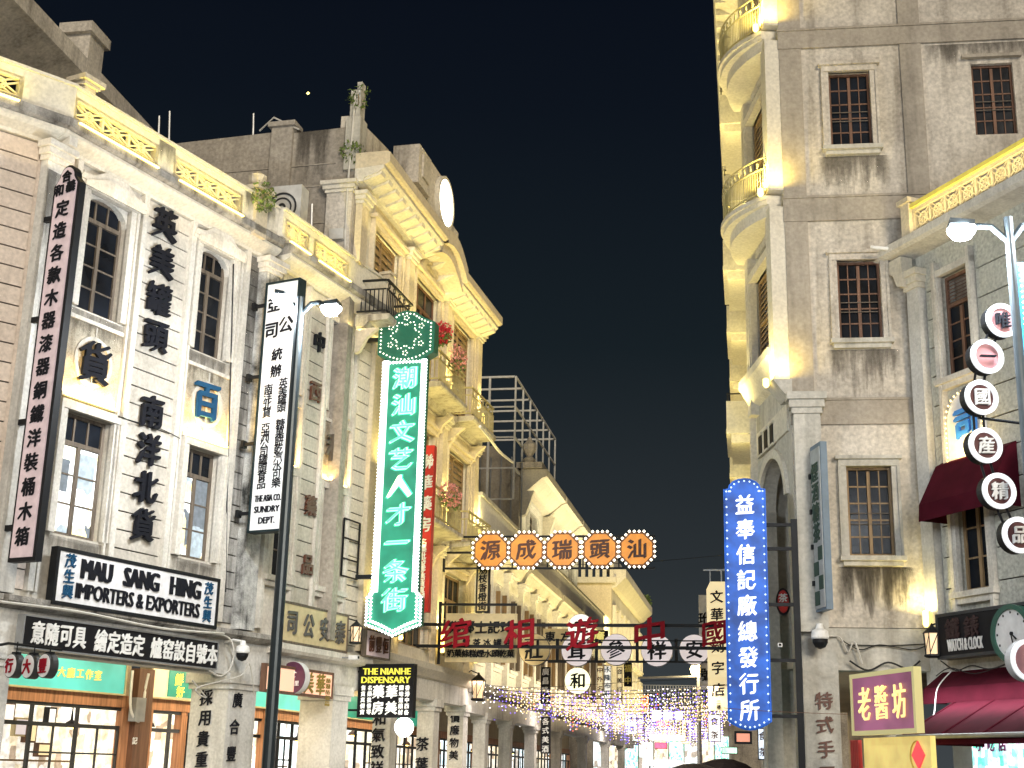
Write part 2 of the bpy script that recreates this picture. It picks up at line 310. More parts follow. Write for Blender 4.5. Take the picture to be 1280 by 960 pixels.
def glyph_data(ch):
    if ch in _GL: return _GL[ch]
    cu = bpy.data.curves.new('t', 'FONT'); cu.body = ch; cu.size = 1; cu.extrude = .5; cu.resolution_u = 1 if len(ch) == 1 else 2
    if all(ord(c) < 128 for c in ch): cu.offset = .0
    o = bpy.data.objects.new('t', cu); COL.objects.link(o)
    me = bpy.data.meshes.new_from_object(o.evaluated_get(bpy.context.evaluated_depsgraph_get()))
    n = len(me.vertices); co = np.empty(n*3); me.vertices.foreach_get('co', co); co = co.reshape(-1, 3)
    fs = [tuple(p.vertices) for p in me.polygons if p.normal.z > -.5]
    bpy.data.objects.remove(o); bpy.data.curves.remove(cu); bpy.data.meshes.remove(me)
    # front of the letters looks along -y: mirror depth
    co[:, 2] = -co[:, 2]+.0
    bb = (co[:, 0].min(), co[:, 0].max(), co[:, 1].min(), co[:, 1].max())
    _GL[ch] = (co, fs, bb); return _GL[ch]

WM = {}
def stain(parent, fr, u0, u1, z0, z1, y=-.004):
    return obj('rain_stain', MB().box(u0, u1, y, y+.001, z0, z1), STAIN, parent, fr)
def mesh_of(name, mb, mat):
    me = bpy.data.meshes.new(name); me.from_pydata(mb.v, [], mb.f); me.materials.append(mat); return me
def obj(name, mb, mat, parent=None, fr=None, label=None, kind=None):
    me = mb if isinstance(mb, bpy.types.Mesh) else mesh_of(name, mb, mat)
    o = bpy.data.objects.new(name, me); COL.objects.link(o)
    M = fr.M if isinstance(fr, Fr) else (fr if fr is not None else (WM[parent.name] if parent else Matrix.Identity(4)))
    if parent: o.parent = parent; o.matrix_basis = WM[parent.name].inverted() @ M
    else: o.matrix_basis = M
    WM[o.name] = M.copy()
    if label: o['label'] = label
    if kind: o['kind'] = kind
    return o
def thing(name, label, cat, fr=None, group=None, loc=None):
    o = bpy.data.objects.new(name, None); COL.objects.link(o); o.empty_display_size = .2
    M = fr.M.copy() if isinstance(fr, Fr) else (fr.copy() if fr is not None else Matrix.Identity(4))
    if loc is not None: M = M @ Matrix.Translation(loc)
    o.matrix_basis = M; WM[o.name] = M
    o['label'] = label; o['category'] = cat
    if group: o['group'] = group
    return o
def tag(o, label, cat, group=None):
    o['label'] = label; o['category'] = cat
    if group: o['group'] = group
    return o
def light(parent, loc, aim, size, power, col, fr=None, kind='AREA', spread=None, name='lamp_light'):
    d = bpy.data.lights.new(name, kind); o = bpy.data.objects.new(name, d); COL.objects.link(o)
    d.energy = power; d.color = col
    if kind == 'AREA':
        d.shape = 'RECTANGLE'; d.size, d.size_y = size
        if spread: d.spread = spread
    else: d.shadow_soft_size = size
    q = Vector(aim).to_track_quat('-Z', 'Y') if aim is not None else Matrix.Identity(3).to_quaternion()
    M = (fr.M if fr is not None else WM[parent.name]) @ Matrix.Translation(loc) @ q.to_matrix().to_4x4()
    o.parent = parent; o.matrix_basis = WM[parent.name].inverted() @ M; WM[o.name] = M
    return o
def strip_light(parent, fr, x0, x1, y, z, up, power, col, out=0.):
    """LED strip lying along the wall: long thin lamp that washes up or down"""
    d = Vector((0, out, 1 if up else -1)).normalized()
    # long side along local x: track quat keeps X horizontal for vertical aims about the frame
    zax = -d; xax = Vector((1, 0, 0)); yax = zax.cross(xax).normalized()
    R = Matrix((xax, yax, zax)).transposed().to_4x4()
    dl = bpy.data.lights.new('led_light', 'AREA'); o = bpy.data.objects.new('led_light', dl); COL.objects.link(o)
    dl.shape = 'RECTANGLE'; dl.size = abs(x1-x0); dl.size_y = .05; dl.energy = power; dl.color = col
    M = fr.M @ Matrix.Translation(((x0+x1)/2, y, z)) @ R
    o.parent = parent; o.matrix_basis = WM[parent.name].inverted() @ M; WM[o.name] = M
    return o
GLYPH_OBJ = {}
def char(parent, fr, ch, px, py, hp, mat, o=0., depth=.04, bold=.028, wf=1.0, name='character', label=None, dx=0.):
    """one raised character centred on a point of the plane"""
    u, z = fr.at(px, py, o); h = fr.h(px, py, hp, o)
    key = (ch, mat.name, depth, bold)
    if key not in GLYPH_OBJ:
        GLYPH_OBJ[key] = mesh_of('character', MB().glyph(ch, 0, 0, 0, 1, 1, 1, bold), mat)
        GLYPH_OBJ[key].transform(Matrix.Diagonal((1, depth, 1, 1)))
    ob = obj(name, GLYPH_OBJ[key], mat, parent, fr, label)
    M = fr.M @ Matrix.Translation((u+dx, -o, z)) @ Matrix.Diagonal((h*wf, 1, h, 1))
    ob.matrix_basis = WM[parent.name].inverted() @ M; WM[ob.name] = M
    return ob
def word(mb, txt, x0, x1, z0, z1, y, depth=.015, bold=.012, shear=0.):
    for q in (-1, -.5, 0, .5, 1): mb.glyph(txt, (x0+x1)/2+q*bold*(z1-z0)*1.1, y-.0015*q, (z0+z1)/2, x1-x0, z1-z0, depth, 0, shear, em=False)
    return mb

def window(parent, fr, x0, x1, z0, z1, rec=.16, cols=2, rows=4, trans=.22, fw=.07, fmat=None, gmat=None, arch=0., lit=None, tcols=3, bars=False):
    """wooden casement in its opening: one frame, each pane a sub-part; dark room behind"""
    fmat = fmat or WOODW; gmat = gmat or GLASS
    m = MB(); y0, y1 = rec, rec+.07
    m.box(x0, x0+fw, y0, y1, z0, z1); m.box(x1-fw, x1, y0, y1, z0, z1); m.box(x0+fw, x1-fw, y0, y1, z0, z0+fw); m.box(x0+fw, x1-fw, y0, y1, z1-fw, z1)
    zt = z1-(z1-z0)*trans if trans else z1-fw
    if trans: m.box(x0+fw, x1-fw, y0-.01, y1, zt-fw*.6, zt+fw*.6)
    cx = (x0+x1)/2; m.box(cx-fw*.6, cx+fw*.6, y0-.005, y1, z0+fw, zt-fw*.6)
    xs = [x0+fw, cx-fw*.6, cx+fw*.6, x1-fw]; panes = []
    zb, ztop = z0+fw, zt-fw*.6 if trans else zt
    for half in (0, 1):
        a, b = xs[half*2], xs[half*2+1]; n = max(1, cols//2)
        for c in range(n):
            pa, pb = a+(b-a)*c/n, a+(b-a)*(c+1)/n
            if c: m.box(pa-.012, pa+.012, y0+.01, y1-.01, zb, ztop)
            for r in range(rows): panes.append((pa+.012, pb-.012, zb+(ztop-zb)*r/rows+.014, zb+(ztop-zb)*(r+1)/rows-.014))
        for r in range(1, rows):
            zz = zb+(ztop-zb)*r/rows; m.box(a, b, y0+.01, y1-.01, zz-.016, zz+.016)
    if trans:
        for c in range(tcols):
            a = x0+fw+(x1-x0-2*fw)*c/tcols; b = x0+fw+(x1-x0-2*fw)*(c+1)/tcols
            if c: m.box(a-.02, a+.02, y0, y1-.01, zt+fw*.6, z1-fw)
            panes.append((a+.015, b-.015, zt+fw*.6, z1-fw))
    w = obj('window', m, fmat, parent, fr)
    for (a, b, c, d) in panes:
        g = lit if (lit and d < zt+.01) else gmat
        obj('pane', MB().box(a, b, y0+.03, y0+.04, c, d), g, w, fr)
    if bars:
        bm = MB()
        for z in (z0+(z1-z0)*.36, z0+(z1-z0)*.48): bm.box(x0+.06, x1-.06, y0-.03, y0-.015, z-.008, z+.008)
        obj('window_bars', bm, WOODW, w, fr)
    return w
def casing(m, x0, x1, z0, z1, w=.16, p=.09, y=0., sill=True, head=0.):
    m.box(x0-w, x0, y-p, y+.05, z0, z1); m.box(x1, x1+w, y-p, y+.05, z0, z1); m.box(x0-w-.02, x1+w+.02, y-p-.03, y+.05, z1, z1+w)
    m.box(x0-w-.03, x0-w+.03, y-p-.04, y, z0, z1); m.box(x1+w-.03, x1+w+.03, y-p-.04, y, z0, z1)
    if head: m.box(x0-w-.12, x1+w+.12, y-p-.12, y+.05, z1+w+.003, z1+w+head)
    if sill: m.box(x0-w-.06, x1+w+.06, y-p-.10, y+.05, z0-.12, z0-.002); m.box(x0-w, x1+w, y-p-.03, y+.05, z0-.24, z0-.122)
    return m
def louver(parent, fr, x0, x1, z0, z1, rec=.15, mat=None, n=14):
    mat = mat or WOODY; m = MB(); y0, y1 = rec, rec+.06; cx = (x0+x1)/2; fw = .06
    for a, b in ((x0, x0+fw), (cx-fw*.6, cx+fw*.6), (x1-fw, x1)): m.box(a, b, y0, y1, z0, z1)
    for z in (z0, (z0+z1)/2, z1-fw): m.box(x0+fw, x1-fw, y0-.002, y1, z, z+fw)
    w = obj('shutter', m, mat, parent, fr); s = MB()
    for a, b in ((x0+fw, cx-fw*.6), (cx+fw*.6, x1-fw)):
        for i in range(n):
            z = z0+fw+(z1-z0-2*fw)*i/n; h = (z1-z0-2*fw)/n
            s.add([(a, y0+.01, z), (b, y0+.01, z), (b, y1, z+h*.9), (a, y1, z+h*.9), (a, y0+.02, z-.008), (b, y0+.02, z-.008), (b, y1+.01, z+h*.9-.008), (a, y1+.01, z+h*.9-.008)], [(0, 1, 2, 3), (7, 6, 5, 4), (0, 4, 5, 1)])
    obj('louvre', s, mat, w, fr)
    return w
def board(name, label, fr, x0, x1, z0, z1, o=.1, th=.12, face=SIGNW, rim=IRON, bw=.06, cat='sign', group=None, side=None):
    """rectangular sign box: body, face, four-sided rim standing proud"""
    t = thing(name, label, cat, fr, group)
    obj('sign_box', MB().box(x0, x1, -o, -o+th, z0, z1), side or rim, t, fr)
    obj('sign_face', MB().box(x0+bw, x1-bw, -o-.012, -o-.001, z0+bw, z1-bw), face, t, fr)
    m = MB(); y0, y1 = -o-.03, -o-.0005
    m.box(x0, x1, y0, y1, z1-bw, z1); m.box(x0, x1, y0, y1, z0, z0+bw); m.box(x0, x0+bw, y0, y1, z0+bw, z1-bw); m.box(x1-bw, x1, y0, y1, z0+bw, z1-bw)
    obj('sign_rim', m, rim, t, fr)
    return t
def foliage(mb, c, r, n, s=.06, seed=1, flat=1.):
    rd = random.Random(seed)
    for _ in range(n):
        while True:
            p = [rd.uniform(-1, 1) for _ in range(3)]
            if sum(q*q for q in p) < 1: break
        x, y, z = c[0]+p[0]*r[0], c[1]+p[1]*r[1], c[2]+p[2]*r[2]
        a = Vector([rd.gauss(0, 1) for _ in range(3)]).normalized()*s; b = Vector([rd.gauss(0, 1) for _ in range(3)]).normalized()*s*.6
        v = Vector((x, y, z)); mb.add([v-a, v+b, v+a, v-b], [(0, 1, 2, 3)])
    return mb

# ------------------------------------------------------------------ ground
def flat(name, pts, z, mat):
    m = MB(); m.add([(x, y, z) for x, y in pts], [tuple(range(len(pts)))]); o = obj(name, m, mat, kind='structure'); return o
ASPH = plaster('worn_asphalt', (.06, .06, .062), (.03, .03, .03), .5, 1.5, .4); PAVE = plaster('granite_paving', (.30, .28, .25), (.17, .16, .14), .5, 1.5, .2)
flat('ground', [(-900, -300), (900, -300), (900, 1500), (-900, 1500)], -.05, ASPH)
p = lambda d, x: tuple(ST*d+XS*x)
flat('road', [p(-60, -5), p(-60, 5), p(190, 5), p(190, -5)], 0.0, ASPH)
kb = MB()
for sgn in (-1, 1):
    a = [p(-60, sgn*5.0), p(-60, sgn*5.2), p(190, sgn*5.2), p(190, sgn*5.0)]
    kb.add([(x, y, 0) for x, y in a]+[(x, y, .13) for x, y in a], [(4, 5, 6, 7), (0, 1, 5, 4), (1, 2, 6, 5), (2, 3, 7, 6), (3, 0, 4, 7)])
obj('kerb', kb, PILLAR, kind='structure')
flat('pavement', [p(-60, -20), p(-60, -5.2), p(190, -5.2), p(190, -20)], .125, PAVE)
flat('pavement', [p(-60, 5.2), p(-60, 20), p(190, 20), p(190, 5.2)], .125, PAVE)

WARM = (1., .80, .48); YEL = (1., .80, .30); YELB = (1., .80, .26); WHT = (.90, .95, 1.)
# ------------------------------------------------------------------ shared facade pieces
def cornice(parent, fr, u0, u1, zb, zt, out=.55, mat=MOSS, soff=MOLD, brackets=0):
    h = zt-zb
    obj('cornice', MB().profile([(0, zb+h*.45), (-out, zb+h*.55), (-out-.06, zb+h*.62), (-out-.06, zt-.04), (-out+.02, zt), (0, zt)], u0, u1), mat, parent, fr)
    obj('cornice_moulding', MB().profile([(0, zb), (-out*.25, zb), (-out*.3, zb+h*.12), (-out*.75, zb+h*.3), (-out*.9, zb+h*.42), (-out*.9, zb+h*.53), (0, zb+h*.449)], u0, u1), soff, parent, fr)
    for k in range(brackets):
        x = u0+(u1-u0)*(k+.5)/brackets
        obj('bracket', MB().box(x-.09, x+.09, -out*.95, -.02, zb-.02, zb+h*.30), soff, parent, fr)
def lattice(parent, fr, u0, u1, z0, z1, mat, y=0., n=3):
    """pierced parapet panel: frame, ring-and-cross cells between small posts"""
    m = MB(); w = (u1-u0)/n; t = .028
    m.box(u0-.09, u1+.09, y-.03, y+.10, z1, z1+.08); m.box(u0-.09, u1+.09, y-.03, y+.10, z0-.06, z0); m.box(u0-.09, u0, y-.03, y+.1, z0, z1); m.box(u1, u1+.09, y-.03, y+.1, z0, z1)
    pn = obj('parapet_panel', m, mat, parent, fr)
    for i in range(n):
        a, b = u0+w*i, u0+w*(i+1); c = MB(); cx, cz = (a+b)/2, (z0+z1)/2; r = min(w, z1-z0)*.36
        if i: c.box(a-.03, a+.03, y, y+.08, z0, z1)
        for (xa, za, xb, zb_) in ((a, z0, b, z1), (a, z1, b, z0)):
            dx, dz = xb-xa, zb_-za; L = hypot(dx, dz); nx, nz = -dz/L*t, dx/L*t
            for s_ in (-1.5, 1.5):
                ox, oz = nx*s_, nz*s_
                c.prism([(xa+dx*.03+ox-nx*.6, za+dz*.03+oz-nz*.6), (xb-dx*.03+ox-nx*.6, zb_-dz*.03+oz-nz*.6), (xb-dx*.03+ox+nx*.6, zb_-dz*.03+oz+nz*.6), (xa+dx*.03+ox+nx*.6, za+dz*.03+oz+nz*.6)], y+.02+.002*s_, y+.055+.002*s_)
        c.ring(cx, y+.012, y+.062, cz, r*.78, r, 16)
        obj('lattice_cell', c, mat, pn, fr)
def blocks(parent, fr, u0, u1, z0, z1, mat, course=.355, seed=1, skip=(), prow=.035):
    rd = random.Random(seed); n = max(1, round((z1-z0)/course)); h = (z1-z0)/n
    obj('mortar_bed', MB().box(u0, u1, -.004, .05, z0, z1), MORTAR, parent, fr)
    for i in range(n):
        zc = z0+h*i
        if any(a < zc+h/2 < b for a, b in skip): continue
        obj('stone_block', MB().box(u0+.004, u1-.004, -prow-rd.uniform(0, .008), -.0041, zc+.014, zc+h-.014), mat, parent, fr)
def pilaster(parent, fr, u0, u1, z0, z1, mat, out=.18, cap=.35, capmat=None, base=True):
    obj('pilaster', MB().box(u0, u1, -out, .0, z0, z1-cap), mat, parent, fr)
    m = MB(); m.box(u0-.04, u1+.04, -out-.05, 0, z1-cap, z1-cap*.72); m.box(u0-.09, u1+.09, -out-.10, 0, z1-cap*.72+.001, z1-cap*.35); m.box(u0-.14, u1+.14, -out-.16, 0, z1-cap*.35+.001, z1)
    obj('capital', m, capmat or mat, parent, fr)
def pillar(parent, fr, u0, u1, z1, mat=None, depth=.7, o=0.):
    mat = mat or PILLAR; m = MB()
    m.box(u0, u1, -o, -o+depth, 0.1, z1); obj('pillar', m, mat, parent, fr)
    c = MB(); c.box(u0-.05, u1+.05, -o-.05, -o+depth+.05, z1-.34, z1-.22); c.box(u0-.1, u1+.1, -o-.1, -o+depth+.1, z1-.219, z1); obj('capital', c, mat, parent, fr)
def shopfront(parent, fr, u0, u1, y, zt=3.7, wmat=None, bmat=None, room=None, n=3, post=WOODO, seed=0, lamp=0., lcol=WARM):
    """timber-and-glass shop under the arcade: fascia, name board, glazed front, lit room behind"""
    rd = random.Random(seed); wmat = wmat or DARKGREY; room = room or SHOP_W
    obj('fascia', MB().box(u0, u1, y-.06, y+.1, 2.75, 3.0), post, parent, fr)
    for x in (u0, u1-.22): obj('door_post', MB().box(x, x+.22, y-.10, y+.1, 0.12, 2.749), post, parent, fr)
    if bmat:
        b = obj('name_board', MB().box(u0+.05, u1-.3, y-.12, y-.02, 3.03, 3.66), bmat, parent, fr)
        m = MB(); a0, a1 = u0+.05, u1-.3
        for q in ((a0, a1, 3.66, 3.70), (a0, a1, 2.995, 3.03), (a0-.04, a0, 2.995, 3.70), (a1, a1+.04, 2.995, 3.70)): m.box(q[0], q[1], y-.15, y-.02, q[2], q[3])
        obj('board_rim', m, CREAMS, b, fr)
    obj('arcade_wall', MB().box(u0, u1, y+.0, y+.2, 3.001, 4.3), CREAM, parent, fr)
    m = MB(); a0, a1 = u0+.22, u1-.22; w = (a1-a0)/n
    m.box(a0, a1, y-.03, y+.03, 2.28, 2.36); m.box(a0, a1, y-.03, y+.03, 2.68, 2.749)
    for i in range(n+1):
        x = a0+w*i; m.box(x-.035, x+.035, y-.035, y+.035, .12, 2.28)
        if 0 < i < n: m.box(x-.03, x+.03, y-.035, y+.035, 2.36, 2.68)
    for i in range(n):
        if rd.random() < .6:
            for zz in (1.2, 1.75): m.box(a0+w*i+.035, a0+w*(i+1)-.035, y-.02, y+.02, zz, zz+.035)
            m.box(a0+w*(i+.5)-.02, a0+w*(i+.5)+.02, y-.018, y+.018, .12, 2.28)
    obj('shop_frame', m, wmat, parent, fr)
    obj('shop_interior', MB().box(u0, u1, y+1.5, y+1.6, 0.1, 3.0).box(u0, u1, y+.2, y+1.5, 3.0, 3.1).box(u0, u0+.03, y+.2, y+1.5, .1, 3.0).box(u1-.03, u1, y+.2, y+1.5, .1, 3.0), room, parent, fr)
    for k in range(int((u1-u0)*2.4)):
        x = u0+.3+(u1-u0-1.)*(k+rd.uniform(.0, .7))/int((u1-u0)*2.4); z = rd.uniform(1.5, 2.45); w_ = rd.uniform(.22, .45); h_ = rd.uniform(.28, .5); yy = y+1.36-rd.uniform(0, .04)
        f = obj('framed_picture', MB().box(x, x+w_, yy, y+1.46, z, z+h_), rd.choice([WOODY, IRON, WOODR, CREAMS]), parent, fr)
        obj('picture_sheet', MB().box(x+.04, x+w_-.04, yy-.012, yy-.001, z+.04, z+h_-.04), rd.choice([LITC, LITW, DISC, TEAL, LITC]), f, fr)
    for k in range(3):
        x = u0+(u1-u0)*(k+.5)/3+rd.uniform(-.3, .3); zc = rd.uniform(2.3, 2.6); hl = obj('pendant_lamp', MB().lathe([(.16, 0), (.12, .08), (.03, .14), (.01, .4)], (x, y+.8, zc), 10), rd.choice([IRON, WOODR]), parent, fr); obj('bulb', MB().lathe([(.02, -.06), (.07, -.03), (.07, .0)], (x, y+.8, zc), 8), LEDY, hl, fr)
    for k in range(2): obj('shelf', MB().box(u0+.3, u1-.3, y+1.15, y+1.45, 1.25+.33*k, 1.29+.33*k), WOODY, parent, fr)
    if lamp: light(parent, ((u0+u1)/2, y-1.2, 4.0), (0, .25, -1), (u1-u0-.4, .3), lamp, lcol, fr)
def rooftop(parent, fr, u0, u1, z, back, mat=GREYW, z0=4.4, fy=.32):
    obj('building_body', MB().box(u0+.02, u1-.02, fy+.6, back, z0, z), mat, parent, fr)
def wallsign_text(parent, fr, txt, px0, py0, px1, py1, hp, mat, o, depth=.03, bold=.028, wf=1., name='character'):
    n = len(txt)
    for i, ch in enumerate(txt):
        f = i/(n-1) if n > 1 else 0
        if ch != ' ': char(parent, fr, ch, px0+(px1-px0)*f, py0+(py1-py0)*f, hp if not isinstance(hp, tuple) else hp[0]+(hp[1]-hp[0])*f, mat, o, depth, bold, wf, name)

# ================================================================== left corner building (A0 + A1)
t = thing('shophouse', 'pale stone corner shophouse with arched windows behind the pink vertical sign', 'building', A1)
ZC0, ZC1, ZP = 12.95, 13.38, 14.03
jl = A1.u(40, 400)            # joint with the face that bends toward the square
uL, uR = jl, -.9
wins1 = [(-6.66, -5.52, 9.98, 12.36), (-6.60, -5.38, 5.62, 7.95), (-3.32, -2.28, 10.10, 12.45), (-3.18, -2.12, 5.70, 8.02)]
w = MB().wall(uL, 0, 4.36, ZC0, 0, .32, wins1)
obj('wall', w, STONE2, t, A1)
for i in (0, 2): q = wins1[i]; obj('arch_head', MB().archfill(q[0], q[1], q[3]-.38, q[3], .02, .30), MOLD, t, A1)
for i, q in enumerate(wins1):
    up = i in (0, 2); cm = MB(); casing(cm, *q[:2], q[2], q[3], w=.17, p=.10, sill=False, head=0)
    if up:
        a, b, zz = q[0]-.36, q[1]+.36, q[3]+.17       # stepped hood over the arched windows
        cm.box(a, b, -.15, .0, zz-.12, zz-.04); cm.prism([(a, zz-.04), (b, zz-.04), (b-.05, zz+.08), (b-.35, zz+.12), ((a+b)/2+.3, zz+.30), ((a+b)/2-.3, zz+.30), (a+.35, zz+.12), (a+.05, zz+.08)], -.17, 0); cm.prism([(a+.1, zz-.16), (b-.1, zz-.16), (b-.12, zz-.06), ((a+b)/2+.25, zz+.16), ((a+b)/2-.25, zz+.16), (a+.12, zz-.06)], -.20, -.171)
    obj('casing', cm, MOLD, t, A1)
    window(t, A1, q[0], q[1], q[2], q[3], rec=.14, cols=2, rows=4 if up else 3, trans=.2 if up else .24, fmat=WOODW, gmat=GLASS, lit=None if up else REFLWIN)
for (a, b) in ((-7.10, -5.08), (-3.72, -1.72)):      # tall flat bands that tie the windows of one column together, spandrel panels between
    m = MB(); m.box(a, a+.14, -.13, 0, 4.5, 12.84); m.box(b-.14, b, -.13, 0, 4.5, 12.84); m.box(a+.20, a+.26, -.10, 0, 4.5, 12.7); m.box(b-.26, b-.20, -.10, 0, 4.5, 12.7); obj('window_bay_strip', m, MOLD, t, A1)
    obj('spandrel_panel', MB().box(a+.28, b-.28, -.05, 0, 8.25, 9.72), CARVED, t, A1)
    sp_ = MB(); cx = (a+b)/2; sp_.ring(cx, -.085, -.05, 9.0, .42, .50, 24); sp_.box(cx-.015, cx+.015, -.08, -.05, 8.28, 9.7); sp_.box(a+.30, b-.30, -.10, 0, 8.17, 8.249); sp_.box(a+.3, b-.3, -.09, 0, 9.721, 9.80)
    obj('spandrel_moulding', sp_, MOLD, t, A1)
    strip_light(t, A1, a+.35, b-.35, -.16, 8.22, True, 60, (1., .62, .16), .30)
    obj('led_strip', MB().box(a+.35, b-.35, -.20, -.12, 8.175, 8.205), LEDY, t, A1)
blocks(t, A1, uL+.28, -7.10, 4.5, 12.84, STONE, seed=1); blocks(t, A1, -5.08, -3.72, 4.5, 12.84, STONE2, seed=2); blocks(t, A1, -1.72, -1.30, 4.5, 12.84, BLACKENED, seed=3)
pilaster(t, A1, uL-.25, uL+.20, 4.4, 12.84, PILLAR, .18, .36, MOLD)
pilaster(t, A1, -1.28, -.80, 4.4, 12.84, PEEL, .26, .34, MOLD)
cornice(t, A1, uL-.12, -1.0, ZC0-.1, ZC1, .44, MOSS, CREAM2)
obj('bracket', MB().box(uL-.0, uL+.2, -.4, -.0, 12.86, 13.04), MOLD, t, A1)
# parapet with pierced panels
def parapet(t, fr, segs, u0, u1, z0, z1, mat, cellmat, capmat, n=3):
    hs = [(a, b, z0+.07, z1-.20) for a, b in segs]
    obj('parapet', MB().wall(u0, u1, z0, z1, -.40, -.26, hs), mat, t, fr)
    obj('coping', MB().box(u0, u1, -.45, -.21, z1+.001, z1+.06), capmat, t, fr)
    for a, b in segs: lattice(t, fr, a, b, z0+.09, z1-.24, cellmat, -.37, n)
    for a, b in segs:
        strip_light(t, fr, a, b, -.62, z0-.05, True, 15*(b-a), (1., .80, .10), -.40)
        obj('led_strip', MB().box(a, b, -.55, -.50, z0-.09, z0-.06), LEDY, t, fr)
parapet(t, A1, [(-7.55, -5.35), (-4.7, -2.6)], uL, -1.2, ZC1, ZP, CREAM2, CREAM, CREAM2)
strip_light(t, A1, uL+.1, -1.0, -.38, 12.3, True, 14, WARM, -.1)
# face A0 toward the square
a0w = [(-3.3, -2.1, 9.6, 12.0), (-3.3, -2.1, 5.4, 7.6)]
obj('wall', MB().wall(-6, 0, 4.36, ZC0, 0, .32, a0w), STONE, t, A0)
for q in a0w:
    cm = MB(); casing(cm, *q, w=.2, p=.12, sill=False); obj('casing', cm, MOLD, t, A0); window(t, A0, *q, rec=.14)
m = MB(); m.box(-1.62, -1.46, -.16, 0, 4.5, 12.9); m.box(-1.4, -1.32, -.12, 0, 4.5, 12.6); m.box(-1.9, -1.46, -.2, 0, 12.55, 12.9); obj('window_bay_strip', m, MOLD, t, A0)
blocks(t, A0, -1.30, -.28, 4.5, 12.84, STONE, seed=4)
cornice(t, A0, -6, .12, ZC0-.1, ZC1, .44, MOSS, CREAM2)
parapet(t, A0, [(-5.2, -3.2), (-2.9, -.95)], -6, .15, ZC1, ZP, CREAM2, CREAM, CREAM2)
strip_light(t, A0, -5.8, 0, -.38, 12.3, True, 12, WARM, -.1)
obj('parapet_urn', MB().box(-.14, .14, -.46, -.2, ZP+.06, ZP+.14).box(-.2, .2, -.52, -.14, ZP+.141, ZP+.22).box(-.28, .28, -.58, -.08, ZP+.221, ZP+.32), CREAM, t, A1.M @ Matrix.Translation((uL+.3, 0, 0)))
pu = A1.u(325, 245, .4); obj('parapet_urn', MB().box(pu-.2, pu+.2, -.50, -.1, ZC1-.3, ZP+.12).box(pu-.3, pu+.3, -.58, .0, ZP+.121, ZP+.24).lathe([(.10, 0), (.2, .1), (.22, .3), (.05, .42)], (pu, -.3, ZP+.24)), CREAM, t, A1)
fo = thing('wild_plant', 'small green plant sprouting from the parapet corner of the pale shophouse', 'plant', A1, loc=(pu, -.55, ZP-.2))
obj('foliage', foliage(MB(), (-.1, -.05, .15), (.42, .2, .38), 260, .05, 3), LEAF, fo)
obj('stem', MB().tube([(0, .1, -.3), (-.05, 0, 0), (-.15, -.05, .3)], .012), WOODY, fo)
for q in wins1: stain(t, A1, q[0]-.2, q[1]+.2, q[2]-.75, q[2]-.05, -.054)
stain(t, A1, -1.72, -1.30, 4.6, 12.8, -.046); stain(t, A1, uL-.25, uL+.2, 8, 12.3, -.184); stain(t, A1, uL+.3, -1.0, ZC1-.36, ZC1-.06, -.447) if 0 else None
for a_, b_ in ((uL, -7.7), (-5.3, -4.75), (-2.5, -1.3)): stain(t, A1, a_, b_, ZC1, ZP-.02, -.404)
# arcade of this house
obj('arcade_beam', MB().box(uL-.1, 0, -.02, .45, 3.45, 4.2), PILLAR, t, A1); obj('ledge', MB().profile([(0, 4.15), (-.22, 4.2), (-.30, 4.26), (-.30, 4.36), (0, 4.40)], uL, 0), MOSS, t, A1)
obj('arcade_beam', MB().box(-6, 0, -.02, .45, 3.45, 4.2), PILLAR, t, A0); obj('ledge', MB().profile([(0, 4.15), (-.22, 4.2), (-.30, 4.26), (-.30, 4.36), (0, 4.40)], -6, 0), MOSS, t, A0)
obj('arcade_ceiling', MB().box(uL-2, 0.3, .451, 3.0, 4.0, 4.2), CREAM, t, A1)
p1r = A1.u(318, 900); pillar(t, A1, p1r-.95, p1r, 3.5, PILLAR, 1.0)
p0r = A1.u(8, 880); pillar(t, A1, p0r-1.1, p0r, 3.5, PILLAR, .8)
shopfront(t, A1, -6.8, -1.35, 2.6, wmat=DARKGREY, bmat=TEAL, room=SHOP_W, n=4, post=WOODO, seed=2, lamp=130)
shopfront(t, A1, -.85, 1.6, 2.6, wmat=DARKGREY, bmat=LITC, room=SHOP_W, n=3, post=WOODO, seed=5, lamp=90)
obj('door_pier', MB().box(-1.34, -.86, 2.35, 2.8, .1, 3.6), WOODR, t, A1)
rooftop(t, A1, uL-3, 0, ZC1-.1, 7.5); 
# column lettering
pf = A1.perp_right(p1r-.95, 0)
tt = thing('pillar_lettering', 'black brush characters down the street-side pillar face nearest the gallery window', 'sign', A1)
wallsign_text(tt, pf, '採用貴重', 258, 872, 252, 949, 21, INK, .02, .012)
tt = thing('pillar_lettering', 'faded black characters down the pale pillar face beside the lamp post', 'sign', A1)
wallsign_text(tt, A1, '廣合豐', 297, 875, 289, 942, 20, INK, .02, .012)

